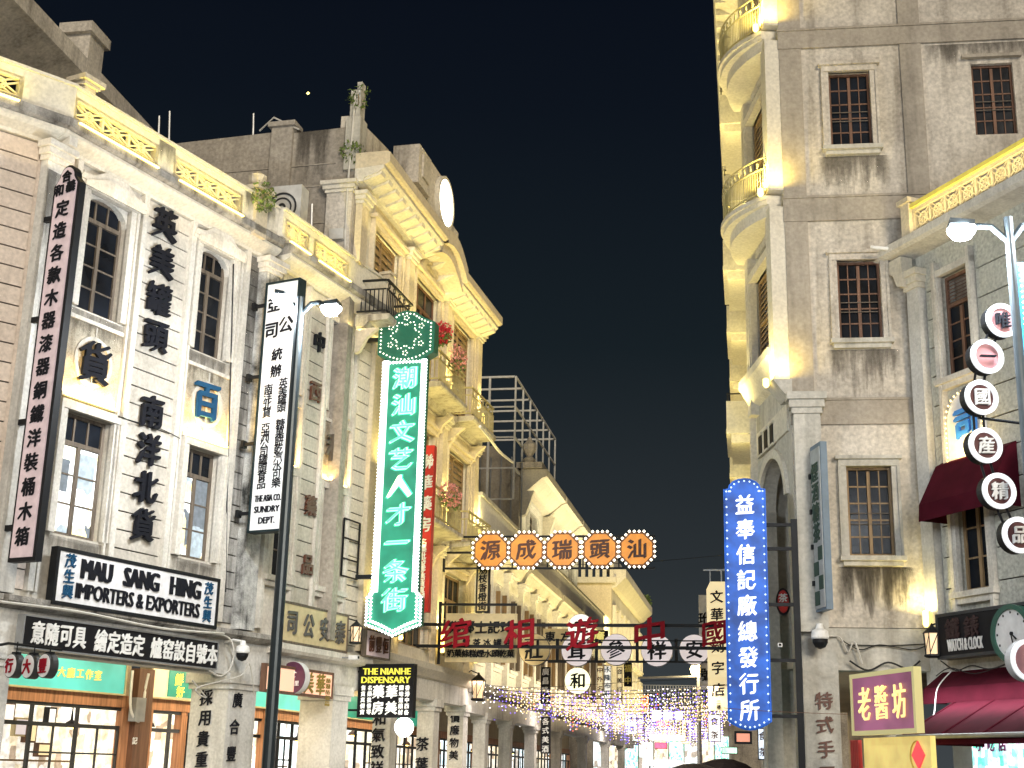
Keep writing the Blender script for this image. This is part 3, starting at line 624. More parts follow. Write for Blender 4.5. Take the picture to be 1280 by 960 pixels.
# signs on this house
t1 = thing('wall_lettering', 'two vertical words in black raised characters between the arched windows', 'sign', A1)
wallsign_text(t1, A1, '英美罐頭', 205, 281, 193, 421, (43, 43), INK, .09, .07, .034); wallsign_text(t1, A1, '南洋北貨', 188, 515, 177, 656, (43, 43), INK, .09, .07, .034)
t1 = thing('wall_lettering', 'single large blue black raised character on the spandrel behind the pink vertical sign', 'sign', A1); char(t1, A1, '貨', 117, 454, 56, INK, .12, .06, .036)
t1 = thing('wall_lettering', 'single large blue raised character on the second spandrel of the pale house', 'sign', A1); char(t1, A1, '百', 257, 502, 50, BLUEP, .12, .06, .036)
x0, x1 = A1.u(67, 722, .3), A1.u(272, 755, .3)
s = board('shop_sign', 'wide white English importers sign with black frame above the black characters board', A1, x0, x1, 4.30, 5.34, .3, .14, SIGNW, IRON, .07)
m = MB(); W_ = x1-x0; word(m, 'MAU   SANG   HING', x0+W_*.14, x0+W_*.865, 4.84, 5.20, -.325, bold=.08); word(m, 'IMPORTERS & EXPORTERS', x0+W_*.12, x0+W_*.87, 4.47, 4.75, -.325, bold=.045); obj('lettering', m, INK, s, A1)
m = MB()
for i, ch in enumerate('茂生興'):
    m.glyph(ch, x0+W_*.075, -.32, 5.12-.28*i, .27, depth=.02); m.glyph(ch, x0+W_*.925, -.32, 5.10-.28*i, .27, depth=.02)
obj('lettering', m, BLUEP, s, A1)
x0, x1 = A1.u(27, 790, .3), A1.u(272, 815, .3)
s = board('shop_sign', 'long black board with white characters along the arcade beam under the English sign', A1, x0, x1, 3.48, 4.06, .3, .14, DARKSIGN, STEEL, .03)
m = MB(); W_ = x1-x0; tx = '意隨可具 繪定造定 爐窑設自號本'; slots = [0, 1, 2, 3, 4.6, 5.6, 6.6, 7.6, 9.1, 10.1, 11.1, 12.1, 13.1, 14.1]
for i, ch in enumerate(tx.replace(' ', '')): m.glyph(ch, x0+W_*(.05+.93*(slots[i]+.25)/14.6), -.318, 3.77, .32, .42, depth=.02, shear=.02)
obj('lettering', m, WHITEP, s, A1)
# pink vertical sign that stands out from the wall
pl = A1.perp_right(A1.u(24, 450)-.05, 0)
x0, x1 = pl.u(56, 330), pl.u(88, 330); zt_, zb_ = pl.z(88, 222), pl.z(40, 701); cx = (x0+x1)/2
def shaped(x0, x1, zb, zt, ins):
    w = (x1-x0)/2-ins; c = (x0+x1)/2; P = [(c-w, zb+ins), (c+w, zb+ins), (c+w, zt-.12)]
    P += [(c+w*.72, zt-.02)]+[(c+w*.62*cos(a*pi/8), zt+.02+(w*.75)*sin(a*pi/8)) for a in range(9)]+[(c-w*.72, zt-.02), (c-w, zt-.12)]; return P
s = thing('hanging_sign', 'tall pink vertical sign with black rounded frame listing lacquer and brass wares', 'sign', pl)
obj('sign_box', MB().prism(shaped(x0, x1, zb_, zt_, 0), 0, .15), IRON, s, pl); obj('sign_face', MB().prism(shaped(x0, x1, zb_, zt_, .07), -.03, -.001), PINKW, s, pl)
k = '定造各款木器漆器銅鐵洋裝桶木箱'
for i, ch in enumerate(k):
    f = i/(len(k)-1); z = zt_-.62-(zt_-zb_-1.05)*f; q = char(s, pl, ch, 60, 400, 24, INK, .04, .015)
    hh = (zt_-zb_)/len(k)*.72; M = pl.M @ Matrix.Translation((cx, -.04, z)) @ Matrix.Diagonal((hh*.95, 1, hh, 1)); q.matrix_basis = WM[s.name].inverted() @ M
m = MB(); m.glyph('合', cx+.02, -.04, zt_+.02, .24, depth=.02); m.glyph('和', cx-.14, -.04, zt_-.24, .24, depth=.02); m.glyph('義', cx+.15, -.04, zt_-.20, .24, depth=.02); obj('lettering', m, INK, s, pl)
for yy in (272, 395, 522, 655):
    z = pl.z(60, yy); obj('bracket', MB().box(.0, x0+.02, .04, .12, z-.05, z+.05).box(.02, .08, -.02, .18, z-.12, z+.12), IRON, s, pl)
# three hanging discs
dn = across(1); g = A1; base = A1.u(20, 840, 1.2)
bar = thing('disc_bracket', 'thin black iron arm with three round signs hanging at the arcade corner', 'bracket', A1)
pl2 = Fr(A1.pt(A1.u(14, 840, .9), .9), A1.n*.9-A1.a*.1)
obj('arm', MB().tube([(-1.6, .1, pl2.z(14, 803)-.12), (-.3, .1, pl2.z(14, 803)), (1.1, .1, pl2.z(60, 812))], .025), IRON, bar, pl2)
for i, (ch, px, py) in enumerate((('行', 13, 832), ('大', 35, 833), ('豐', 55, 832))):
    u, z = pl2.at(px, py); d = thing('disc_sign', ['grey round hanging sign with red character nearest the arcade pillar', 'grey round hanging sign with a red character, middle of the three', 'grey round hanging sign with a dense red character, right end of the three'][i], 'sign', pl2, 'round signs hanging from the iron arm', (u, 0, z))
    m = MB().disc(0, 0, .16, 0, .165, 28, .20); obj('disc_body', m, DARKGREY, d); obj('disc_face', MB().disc(0, -.012, -.001, 0, .15, 28, .185), SIGNW, d)
    obj('hanger', MB().tube([(0, .09, .18), (0, .09, .40)], .012).box(-.06, .06, .04, .14, .18, .23), IRON, d)
    obj('character', MB().glyph(ch, 0, -.02, 0, .20, .25, .02), REDCH, d)

# ================================================================== second shophouse (A2)
t = thing('shophouse', 'cream shophouse with a pierced parapet behind the lamp post and white vertical sign', 'building', A2)
E2u = A2.u(465, 600)
wins2 = [(-.35, .42, 10.05, 12.1), (-.25, .55, 5.7, 8.1), (1.90, 2.76, 10.03, 12.32), (1.94, 2.96, 5.72, 8.10)]
obj('wall', MB().wall(0, E2u, 4.36, ZC0, 0, .32, wins2), STONE2, t, A2)
for i, q in enumerate(wins2):
    cm = MB(); casing(cm, *q, w=.15, p=.09, sill=i % 2 == 1); obj('casing', cm, MOLD, t, A2)
    window(t, A2, *q, rec=.14, cols=2, rows=4 if i % 2 == 0 else 3, trans=.0 if i == 2 else .22, fmat=WOODY if i >= 2 else WOODW, gmat=GLASS)
for (a, b) in ((-.55, .80), (1.62, 3.22)):
    m = MB(); m.box(a, a+.12, -.12, 0, 4.5, 12.84); m.box(b-.12, b, -.12, 0, 4.5, 12.84); obj('window_bay_strip', m, MOLD, t, A2)
    obj('spandrel_panel', MB().box(a+.2, b-.2, -.05, 0, 8.35, 9.75), CARVED, t, A2); cx = (a+b)/2
    obj('spandrel_moulding', MB().box(cx-.015, cx+.015, -.08, -.05, 8.38, 9.72).box(a+.15, b-.15, -.1, 0, 8.27, 8.349).box(a+.15, b-.15, -.09, 0, 9.751, 9.83), MOLD, t, A2)
    strip_light(t, A2, a+.25, b-.25, -.16, 8.32, True, 34, (1., .62, .16), .30)
blocks(t, A2, .80, 1.62, 4.5, 12.84, STONE2, seed=6); blocks(t, A2, 3.22, E2u-.45, 4.5, 12.84, CREAM2, seed=7)
pilaster(t, A2, E2u-.44, E2u-.02, 4.4, 12.84, CREAM, .16, .34, CREAM2)
cornice(t, A2, -.75, E2u+.1, ZC0-.1, ZC1-.0, .44, MOSS, CREAM2)
obj('bracket', MB().profile([(-.17, 12.2), (-.22, 12.25), (-.42, 12.7), (-.42, 12.85), (-.17, 12.85)], E2u-.3, E2u-.1), MOLD, t, A2)
parapet(t, A2, [(-1.0, -.1), (.3, 1.85)], -1.2, E2u-.1, ZC1, ZP, CREAM2, CREAM, CREAM2)
strip_light(t, A2, -.6, E2u, -.38, 12.3, True, 18, YEL, -.1)
obj('parapet_urn', MB().box(E2u-.45, E2u-.15, -.46, -.2, ZC1, ZP+.25).box(E2u-.5, E2u-.1, -.5, -.16, ZP+.251, ZP+.33), CREAM, t, A2)
obj('arcade_beam', MB().box(0, E2u, -.02, .45, 3.45, 4.1), PILLAR, t, A2); obj('ledge', MB().profile([(0, 4.0), (-.25, 4.05), (-.30, 4.12), (-.30, 4.24), (0, 4.37)], 0, E2u), MOLD, t, A2)
obj('arcade_ceiling', MB().box(0.3, E2u, .451, 3.0, 4.0, 4.2), CREAM, t, A2)
p2r = A2.u(434, 900); pillar(t, A2, p2r-.75, p2r, 3.5, PILLAR, .9)
shopfront(t, A2, .6, E2u-.1, 2.6, wmat=IRON, bmat=TEAL, room=SHOP_W, n=4, post=WOODO, seed=8, lamp=110)
rooftop(t, A2, 0, E2u, ZC1-.1, 7.5)
t1 = thing('wall_lettering', 'brown and black raised characters down the narrow strip of the cream shophouse', 'sign', A2)
for ch, px, py, mt in (('中', 398, 428, INK), ('西', 393, 490, BROWNINK), ('藥', 387, 632, BROWNINK), ('品', 383, 706, BROWNINK)): char(t1, A2, ch, px, py, 27, mt, .08, .06, .036)
t1 = thing('wall_lettering', 'single bronze raised character on the small lit spandrel of the cream shophouse', 'sign', A2); char(t1, A2, '利', 416, 560, 38, paint('bronze_lettering', (.16, .14, .12), .4, .5), .11, .06, .036)
x0, x1 = A2.u(352, 775, .25), A2.u(434, 792, .25)
s = board('shop_sign', 'cream board with four grey brush characters and brown frame above the arcade', A2, x0, x1, 4.26, 5.18, .25, .14, CREAMS, WOODW, .05)
W_ = x1-x0; m = MB()
for i, ch in enumerate('司公安泰'): m.glyph(ch, x0+W_*(.13+.245*i), -.275, 4.72, .48, .58, depth=.03)
obj('lettering', m, paint('grey_lettering', (.09, .085, .08), .5), s, A2)
pa = Fr(A2.pt(.3, .34), A2.a); x0, x1 = pa.u(335, 850), pa.u(420, 860)
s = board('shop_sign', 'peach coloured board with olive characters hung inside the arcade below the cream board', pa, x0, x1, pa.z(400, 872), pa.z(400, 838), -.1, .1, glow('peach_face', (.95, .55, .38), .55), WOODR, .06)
W_ = x1-x0; m = MB(); m.glyph('美', x0+W_*.62, .08, (pa.z(400, 872)+pa.z(400, 838))/2, .42, .5, depth=.02); m.glyph('華', x0+W_*.8, .08, (pa.z(400, 872)+pa.z(400, 838))/2, .42, .5, depth=.02)
for j in range(2):
    for q in range(5): m.glyph('香港各藥品'[q], x0+W_*(.9+.035*j), .08, pa.z(400, 838)-.2-.13*q, .12, depth=.01, bold=.02)
obj('lettering', m, paint('olive_lettering', (.28, .20, .03), .5), s, pa)

# ================================================================== white vertical sign off the joint pilaster
pl = A1.perp_right(A1.u(299, 500)-.05, 0)
x0, x1 = pl.u(323, 500), pl.u(366, 500); zt_, zb_ = pl.z(345, 353), pl.z(333, 665)
s = thing('hanging_sign', 'tall white vertical sign with dark green frame beside the lit street lamp', 'sign', pl)
fw = paint('dark_green_frame', (.010, .022, .026), .5, spec=.2)
obj('sign_box', MB().box(x0, x1, 0, .2, zb_, zt_), fw, s, pl)
m = MB(); b_ = .045; m.box(x0, x1, -.05, -.0005, zt_-b_, zt_); m.box(x0, x1, -.05, -.0005, zb_, zb_+b_); m.box(x0, x0+b_, -.05, -.0005, zb_+b_, zt_-b_); m.box(x1-b_, x1, -.05, -.0005, zb_+b_, zt_-b_); obj('sign_rim', m, fw, s, pl)
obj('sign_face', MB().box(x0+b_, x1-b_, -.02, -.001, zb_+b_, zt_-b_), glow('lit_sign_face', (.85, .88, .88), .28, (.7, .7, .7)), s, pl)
W_ = x1-x0; H_ = zt_-zb_
def col(m, fr_, txt, cx, z0, z1, hh, y=-.03, wf=1., bold=.03, depth=.012):
    n = len(txt)
    for i, ch in enumerate(txt):
        if ch != ' ': m.glyph(ch, cx, y, z0+(z1-z0)*(i/(n-1) if n > 1 else 0), hh*wf, hh, depth, bold)
m = MB()
m.glyph('亞', x0+W_*.28, -.03, zt_-.55, .36, depth=.012); m.glyph('司', x0+W_*.26, -.03, zt_-1.15, .40, depth=.012); m.glyph('公', x0+W_*.68, -.03, zt_-1.05, .40, depth=.012)
col(m, pl, '統辦', x0+W_*.48, zt_-1.72, zt_-2.1, .30)
col(m, pl, '英美罐頭 糖菓餅乾汽水可樂', x0+W_*.72, zt_-2.40, zb_+1.05, .25, bold=.012); col(m, pl, '南洋北貨 亞洲公司罐頭食品', x0+W_*.30, zt_-2.50, zb_+1.05, .25, bold=.012)
obj('lettering', m, INK, s, pl); m = MB()
word(m, 'THE ASIA CO.', x0+W_*.15, x1-W_*.12, zb_+.66, zb_+.80, -.03, bold=.05); word(m, 'SUNDRY', x0+W_*.16, x1-W_*.14, zb_+.42, zb_+.56, -.03, bold=.05); word(m, 'DEPT.', x0+W_*.3, x1-W_*.25, zb_+.18, zb_+.32, -.03, bold=.05); obj('lettering', m, INK, s, pl)
for yy in (382, 470, 553, 640):
    z = pl.z(320, yy); obj('bracket', MB().box(.2, x0+.02, .04, .10, z-.035, z+.035).box(.18, .25, .0, .14, z-.08, z+.08), IRON, s, pl)

# ================================================================== building B
t = thing('ornate_building', 'tall yellow lit building with modillioned cornice, flower balconies and shuttered windows', 'building', B)
LB = B.u(592, 600); ZB1, ZB2, ZBC, ZBT = 8.25, 12.15, 16.2, 16.9
bays = [(-1.3, 1.6), (2.35, 5.45), (6.25, LB-.5)]
UB0 = -2.3
hs = []
for i, (a, b) in enumerate(bays):
    for (z0, z1) in ((4.9, 7.4), (8.5, 11.2), (12.4, 15.5)):
        hs.append((a+.35, b-.35, z0, z1) if z0 > 12 or i else (.35, 1.25, z0, z1))
obj('wall', MB().wall(0, LB, 4.5, 13.3, 0, .35, [h for h in hs if h[3] < 12]+[(h[0], h[1], h[2], 13.31) for h in hs if h[2] > 12 and h[0] > 0]), CREAM2, t, B); obj('wall', MB().wall(UB0, LB, 13.301, ZBC, 0, .35, [h for h in hs if h[2] > 12]), CREAM2, t, B)
for i, (a, b) in enumerate(bays):
    for f, (z0, z1) in enumerate(((4.9, 7.4), (8.5, 11.2), (12.4, 15.5))):
        q = hs[i*3+f]
        cm = MB(); casing(cm, *q, w=.16, p=.10, sill=False, head=.10)
        if i == 1 and f == 2: cm.ring((a+b)/2, -.16, 0, z1-.25, .95, 1.15, 22, .12*pi, .88*pi); cm.ring((a+b)/2, -.10, 0, z1-.25, .78, .90, 22, .12*pi, .88*pi)
        cm.box(q[0]-.05, q[1]+.05, -.06, 0, z1+.35, z1+.68); obj('casing', cm, CREAM, t, B)
        if i == 1 and f == 2: window(t, B, *q, rec=.14, rows=3, fmat=WOODR)
        elif f == 0: window(t, B, *q, rec=.14, rows=3, cols=4, fmat=WOODY, tcols=4, trans=.3)
        else: louver(t, B, *q, rec=.12, mat=WOODY)
for u in (UB0, 0., 1.72, 5.6, LB-.52):
    for (z0, z1) in ((4.5, 8.0), (8.35, 11.95), (12.3, 15.9)):
        if (u < 0 and z0 < 12) or (u == 0. and z0 > 12): continue
        if u < 0: z0 = 14
        pilaster(t, B, u+.02, u+.48, z0, z1, CREAM, .18, .32, CREAM2)
for z in (ZB1-.15, ZB2-.15): obj('string_course', MB().profile([(0, z-.2), (-.1, z-.2), (-.22, z), (-.26, z+.05), (-.26, z+.16), (0, z+.18)], 0, LB), CREAM2, t, B)
cornice(t, B, UB0-.2, 2.9, ZBC-.1, ZBT, .88, CREAM, CREAM2); cornice(t, B, 5.1, LB-.35, ZBC-.55, ZBT-.5, .88, CREAM, CREAM2)
# the cornice swells over the centre bay
m = MB(); n_ = 12
for k in range(n_):
    def zz(f): return ZBC-.1-.45*f+.32*sin(pi*f)
    f0, f1 = k/n_, (k+1)/n_; a, b = 2.9+2.2*f0, 2.9+2.2*f1
    for (y0, y1, dz0, dz1) in ((0, -.94, .38, .80), (0, -.76, .1, .379)):
        z00, z01 = zz(f0), zz(f1)
        m.add([(a, y1, z00+dz0), (b, y1, z01+dz0), (b, y0, z01+dz0), (a, y0, z00+dz0), (a, y1, z00+dz1), (b, y1, z01+dz1), (b, y0, z01+dz1), (a, y0, z00+dz1)], [(0, 3, 2, 1), (4, 5, 6, 7), (0, 1, 5, 4), (2, 3, 7, 6)])
obj('cornice', m, CREAM, t, B)
for k in range(21):
    x = UB0+(LB+1.8)*k/20; f = min(1, max(0, (x-2.9)/2.2)); zb = ZBC-.1-.45*f+.32*sin(pi*f)*(0 < f < 1)
    obj('modillion', MB().profile([(-.1, zb-.02), (-.70, zb+.18), (-.74, zb+.36), (-.1, zb+.36)], x-.15, x+.15), CREAM2, t, B)
obj('parapet', MB().box(UB0, 6.3, .15, .55, ZBT-.3, 18.1).box(6.301, LB, .15, .5, ZBT-.6, 17.5), CONC, t, B)
obj('parapet_block', MB().box(1.6, 2.75, -.35, .45, 17.9, 19.1).box(1.9, 2.5, -.4, -.349, 18.2, 18.9), CONC, t, B); obj('parapet_block', MB().box(2.95, 5.2, -.2, .5, 17.9, 19.3), CONC, t, B); obj('parapet_block', MB().box(5.3, 6.5, -.15, .4, 17.6, 18.3), CONC, t, B)
obj('medallion', MB().disc(4.45, -.34, -.201, 18.45, .55, 30, .72), glow('medallion_lamp', (1., .97, .85), 6), t, B); obj('medallion_rim', MB().ring(4.45, -.36, -.21, 18.45, .74, .84, 30), CREAM2, t, B)
light(t, (4.45, -.6, 18.4), (0, -1, -.2), (.8, .8), 50, (1., .95, .8), B)
# balconies with railings
def railing(parent, fr, u0, u1, z, o, mat, h=.95, n=None, ends=True):
    m = MB(); r = .018; n = n or max(4, int((u1-u0)/.13))
    m.box(u0, u1, -o-.03, -o+.03, z+h-.05, z+h); m.box(u0, u1, -o-.02, -o+.02, z+.08, z+.12); m.box(u0, u1, -o-.02, -o+.02, z+h-.28, z+h-.25)
    for i in range(n+1):
        x = u0+(u1-u0)*i/n; m.box(x-.012, x+.012, -o-.012, -o+.012, z+.12, z+h-.28)
        if i < n and i % 3 == 0: m.ring(x+(u1-u0)/n, -o-.01, -o+.01, z+h-.15, .055, .08, 10)
    if ends:
        for x in (u0, u1):
            m.box(x-.03, x+.03, -o+.03, 0, z+h-.05, z+h); m.box(x-.02, x+.02, -o+.03, 0, z+.08, z+.12); m.box(x-.02, x+.02, -o+.03, 0, z+h-.28, z+h-.25)
            for k in range(1, 7): m.box(x-.012, x+.012, -o+o*k/7-.012, -o+o*k/7+.012, z+.12, z+h-.28)
    return m
for i, (a, b) in enumerate(bays):
    for zf in (ZB1, ZB2):
        if i == 0: a, b, zf = -2.0, .45, (12.7 if zf == ZB2 else zf)
        o_ = .85 if i != 1 else .95
        if zf == ZB1 and i == 0: continue
        if zf == ZB1 and i == 0: pass
        bl = obj('balcony', MB().profile([(0, zf-.34), (-o_*.3, zf-.30), (-o_*.4, zf-.18), (-o_, zf-.15), (-o_-.05, zf-.10), (-o_-.05, zf), (0, zf)], a+.15, b-.15), CREAM3, t, B)
        obj('railing', railing(t, B, a+.2, b-.2, zf, o_-.05, None), RAILP if i else IRON, bl, B)
        for x_ in (a+.2, b-.35): obj('balcony_bracket', MB().profile([(0, zf-1.0), (-.12, zf-.95), (-.3, zf-.6), (-.6, zf-.35), (0, zf-.35)], x_, x_+.15), CREAM, bl, B)
for u in (.25, 1.97, 5.85, LB-.25):                    # tube lamps standing at the feet of the pilasters
    for z in (4.9, 8.55, 12.45):
        lp = obj('wall_tube_lamp', MB().lathe([(.05, 0), (.07, .05), (.055, .1), (.055, .55), (.03, .62)], (u, -.32, z), 8), LEDY, t, B)
        light(t, (u, -.42, z+.7), (0, .25, 1), (.15, .15), 34, YELB, B)
strip_light(t, B, UB0, LB-.2, -.7, 15.0, True, 58, YELB, .10)
strip_light(t, B, .3, LB-.2, -1.1, ZB2-1.0, True, 34, YELB, .7); strip_light(t, B, .3, LB-.2, -1.1, ZB1-1.0, True, 34, YELB, .7)
obj('arcade_beam', MB().box(0, LB, -.02, .5, 3.55, 4.15), PILLAR, t, B); obj('ledge', MB().profile([(0, 4.1), (-.12, 4.15), (-.3, 4.35), (-.35, 4.5), (0, 4.52)], 0, LB), CREAM2, t, B)
obj('arcade_ceiling', MB().box(0, LB, .501, 3.0, 4.0, 4.2), CREAM, t, B)
bp_ = [B.u(487, 930), B.u(541, 930), B.u(578, 930)]
for u in bp_: pillar(t, B, u, u+.55, 3.6, PILLAR, .5)
edges = [0]+bp_
shopfront(t, B, 0, 4.9, 2.6, wmat=IRON, bmat=TEAL, room=SHOP_C, n=5, post=WOODO, seed=11, lamp=150); shopfront(t, B, 4.9, LB, 2.6, wmat=IRON, bmat=GREENS, room=SHOP_C, n=5, post=WOODO, seed=12, lamp=150)
rooftop(t, B, 0, LB, ZBC+.3, 9, GREYW)
# party wall that faces the square, with its post, units and pipes
PB = B.perp_right(UB0-.04, 0)
zt_ = PB.z(440, 158); zl = PB.z(345, 165); zll = PB.z(225, 176); ul, um = PB.u(215, 230), PB.u(350, 230)
obj('party_wall', MB().prism([(ul-6, 4.5), (.0, 4.5), (.0, zt_), (um, zt_-.05), (um-.01, zll), (ul-6, zll-.2)], 0, .35), GREYW, t, PB)
obj('roof_post', MB().box(um-.3, um+.3, -.12, .3, 15.0, zt_+.12).box(um-.38, um+.38, -.2, .36, zt_+.121, zt_+.25), GREYW, t, PB)
pz = PB.z(457, 112); obj('roof_post', MB().box(-.35, .05, -.1, .4, 16.5, pz-.8).box(-.28, .0, -.05, .3, pz-.8, pz).box(-.1, .03, -.08, .2, pz, pz+.2), CONC_L, t, PB)
obj('gable_slope', MB().profile([(.36, 16.9), (.36, pz-.9), (2.2, 18.1), (2.2, 16.9)], -.34, .04), CONC, t, PB)
m = MB()
for z in (PB.z(400, 205), PB.z(400, 232), PB.z(400, 278)): m.box(ul-5, -.6, -.03, -.001, z-.03, z)
obj('plaster_band', m, CONC_D, t, PB)
pilaster(t, PB, -.75, -.05, 13.2, PB.z(445, 228), CONC, .12, .3, CREAM2)
obj('drain_pipe', MB().tube([(PB.u(435, 300), -.16, 13.8), (PB.u(437, 240), -.16, PB.z(437, 240)), (PB.u(441, 180), -.10, zt_-.4), (PB.u(446, 125), -.14, zt_+.8)], .03), CABLE, t, PB)
obj('cable', MB().tube([(PB.u(325, 170), -.05, zll+.05), (PB.u(345, 165), -.2, zll+.32), (PB.u(375, 163), -.06, zt_+.02)], .025), CABLE, t, PB)
for i, (px, y0, y1) in enumerate(((197, 143, 165), (210, 137, 175), (315, 140, 172))):
    m = MB().tube([(PB.u(px, y1), .1, PB.z(px, y1)-.3), (PB.u(px, y0), .1, PB.z(px, y0))], .03)
    tag(obj('roof_rod', m, STEEL, None, PB), ['thin iron rod on the grey roof wall, leftmost of three', 'thin iron rod on the grey roof wall, middle of three', 'tall thin iron rod standing alone on the grey roof wall'][i], 'rod', 'iron rods on the roof wall')
pq = Fr(PB.pt(0, 2.0), PB.a); tag(obj('roof_rod', MB().tube([(pq.u(389, 300), 0, 13.7), (pq.u(390, 255), 0, pq.z(390, 255))], .03), STEEL, None, pq), 'short pale rod rising from the roof in front of the grey wall', 'rod')
stain(t, PB, um+.35, -.8, zt_-1.6, zt_-.02)
ac = thing('air_conditioner', 'old white outdoor unit with round fan on the roof below the grey wall', 'air conditioner', pq, None, (pq.u(357, 260), 0, pq.z(357, 288)))
wA = (pq.u(375, 260)-pq.u(338, 260)); hA = pq.z(357, 232)-pq.z(357, 288)
obj('unit_case', MB().box(-wA/2, wA/2, 0, .45, 0, hA), ACW, ac); obj('fan_grille', MB().ring(-wA*.12, -.03, -.001, hA*.52, .05, .10, 20).ring(-wA*.12, -.03, -.001, hA*.52, .22, .25, 24).ring(-wA*.12, -.03, -.001, hA*.52, .34, .38, 24), DARKGREY, ac); obj('bracket', MB().box(-wA/2+.1, -wA/2+.16, 0, .5, -.2, 0).box(wA/2-.16, wA/2-.1, 0, .5, -.2, 0), STEEL, ac)
m = MB().box(PB.u(415, 300), PB.u(433, 300), -.25, -.001, PB.z(424, 303), PB.z(424, 290)); tag(obj('meter_box', m, ACW, None, PB), 'small white box on the grey wall beside the drain pipe', 'box')
for i, (px, py, lab, n_, fr_, o_) in enumerate(((448, 122, 'weeds growing at the top of the roof post', 90, PB, .1), (441, 190, 'dark weeds growing out of the grey wall beside the pipe', 120, PB, .1))):
    u, z = fr_.at(px, py, o_); g = thing('wild_plant', lab, 'plant', fr_, None, (u, -o_, z)); obj('foliage', foliage(MB(), (0, 0, 0), (.35, .2, .4), n_, .06, 20+i), LEAF, g); obj('stem', MB().tube([(0, .1, -.4), (0, 0, .1)], .012), WOODY, g)
def flowers(lab, fr, px, py, o, r, pet, n=160, seed=1):
    u, z = fr.at(px, py, o); g = thing('flower_bunch', lab, 'flowers', fr, None, (u, -o, z))
    obj('blossom', foliage(MB(), (0, 0, 0), r, n, .055, seed), pet, g); obj('leaves', foliage(MB(), (0, 0, -r[2]*.5), (r[0], r[1], r[2]*.7), n//3, .06, seed+1), LEAF, g)
flowers('big red rosette beside the dark green sign head', B, 552, 416, 1.3, (.36, .3, .34), PETAL, 420, 5)
flowers('pink flowers on the upper right balcony of the ornate building', B, 572, 446, 1.2, (.6, .25, .36), PETALP, 150, 7)
flowers('mass of pink flowers on the lower balcony beside the red sign', B, 563, 618, 1.2, (.8, .25, .34), PETALP, 260, 9)

# ================================================================== terraces further down the left side
t = thing('terrace', 'long white terrace with yellow lit cornice behind the octagon signs', 'building', C)
u0, u1 = 0.0, C.u(757, 800); ZCb, ZCp = 8.9, 10.35
nb = 13; bw = (u1-u0)/nb; hs = []
for k in range(nb): hs.append((u0+bw*(k+.3), u0+bw*(k+.7), 5.2, 8.0))
obj('wall', MB().wall(u0, u1, 4.2, ZCb, 0, .3, hs), WHITEW, t, C)
for k in range(nb):
    q = hs[k]; cm = MB(); casing(cm, *q, w=.12, p=.07, sill=True); cm.archfill(q[0], q[1], q[3]-.45, q[3], -.05, .2, 6); obj('casing', cm, WHITEW, t, C)
    window(t, C, q[0], q[1], q[2], q[3]-.45, rec=.03, rows=3, fmat=WOODW)
    for x_, l_ in ((q[0]-.04, .16), (q[1]+.0, .16)): obj('open_shutter', MB().box(x_, x_+.04, -.10-l_, -.10, q[2]+.05, q[3]-.3), WOODY if k % 2 else WOODW, t, C)
    pilaster(t, C, u0+bw*k-.12, u0+bw*k+.22, 4.3, 8.6, WHITEW, .2, .3)
    if k % 3 == 0: obj('cornice', MB().profile([(0, ZCb-.25), (-.15, ZCb-.2), (-.35, ZCb+.15), (-.45, ZCb+.2), (-.45, ZCb+.5), (0, ZCb+.55)], u0+bw*k+.3, u0+bw*min(nb, k+3)-.3), CREAM2, t, C)
obj('parapet', MB().box(u0, u1, -.25, .1, ZCb+.551, ZCp), WHITEW, t, C); obj('coping', MB().box(u0, u1, -.32, .15, ZCp+.001, ZCp+.12), CONC_L, t, C)
strip_light(t, C, 1, u1-1, -.9, 7.8, True, 300, YEL, .2); strip_light(t, C, 1, u1-1, -1.4, 4.6, True, 560, WARM, .8)
obj('arcade_beam', MB().box(u0, u1, -.02, .5, 3.4, 4.2), PILLAR, t, C); obj('ledge', MB().profile([(0, 4.0), (-.3, 4.1), (-.35, 4.35), (0, 4.4)], u0, u1), MOSS, t, C)
obj('arcade_ceiling', MB().box(u0, u1+30, .501, 3.0, 3.9, 4.1), CREAM, t, C)
cp = [C.u(x, 930) for x in (606, 637, 668, 700, 732, 760, 780)]
for u in cp: pillar(t, C, u, u+.6, 3.5, PILLAR, .42)
obj('arcade_beam', MB().box(u1, C.u(792, 900), -.02, .5, 3.4, 4.2), PILLAR, t, C)
for k in range(6): shopfront(t, C, u0+k*7, u0+k*7+7, 2.6, wmat=IRON, bmat=GREENS if k == 0 else None, room=SHOP_C if k % 2 else SHOP_W, n=6, post=WOODO, seed=30+k, lamp=200, lcol=WHT if k % 2 else WARM)
rooftop(t, C, u0, u1, ZCp-.6, 10)
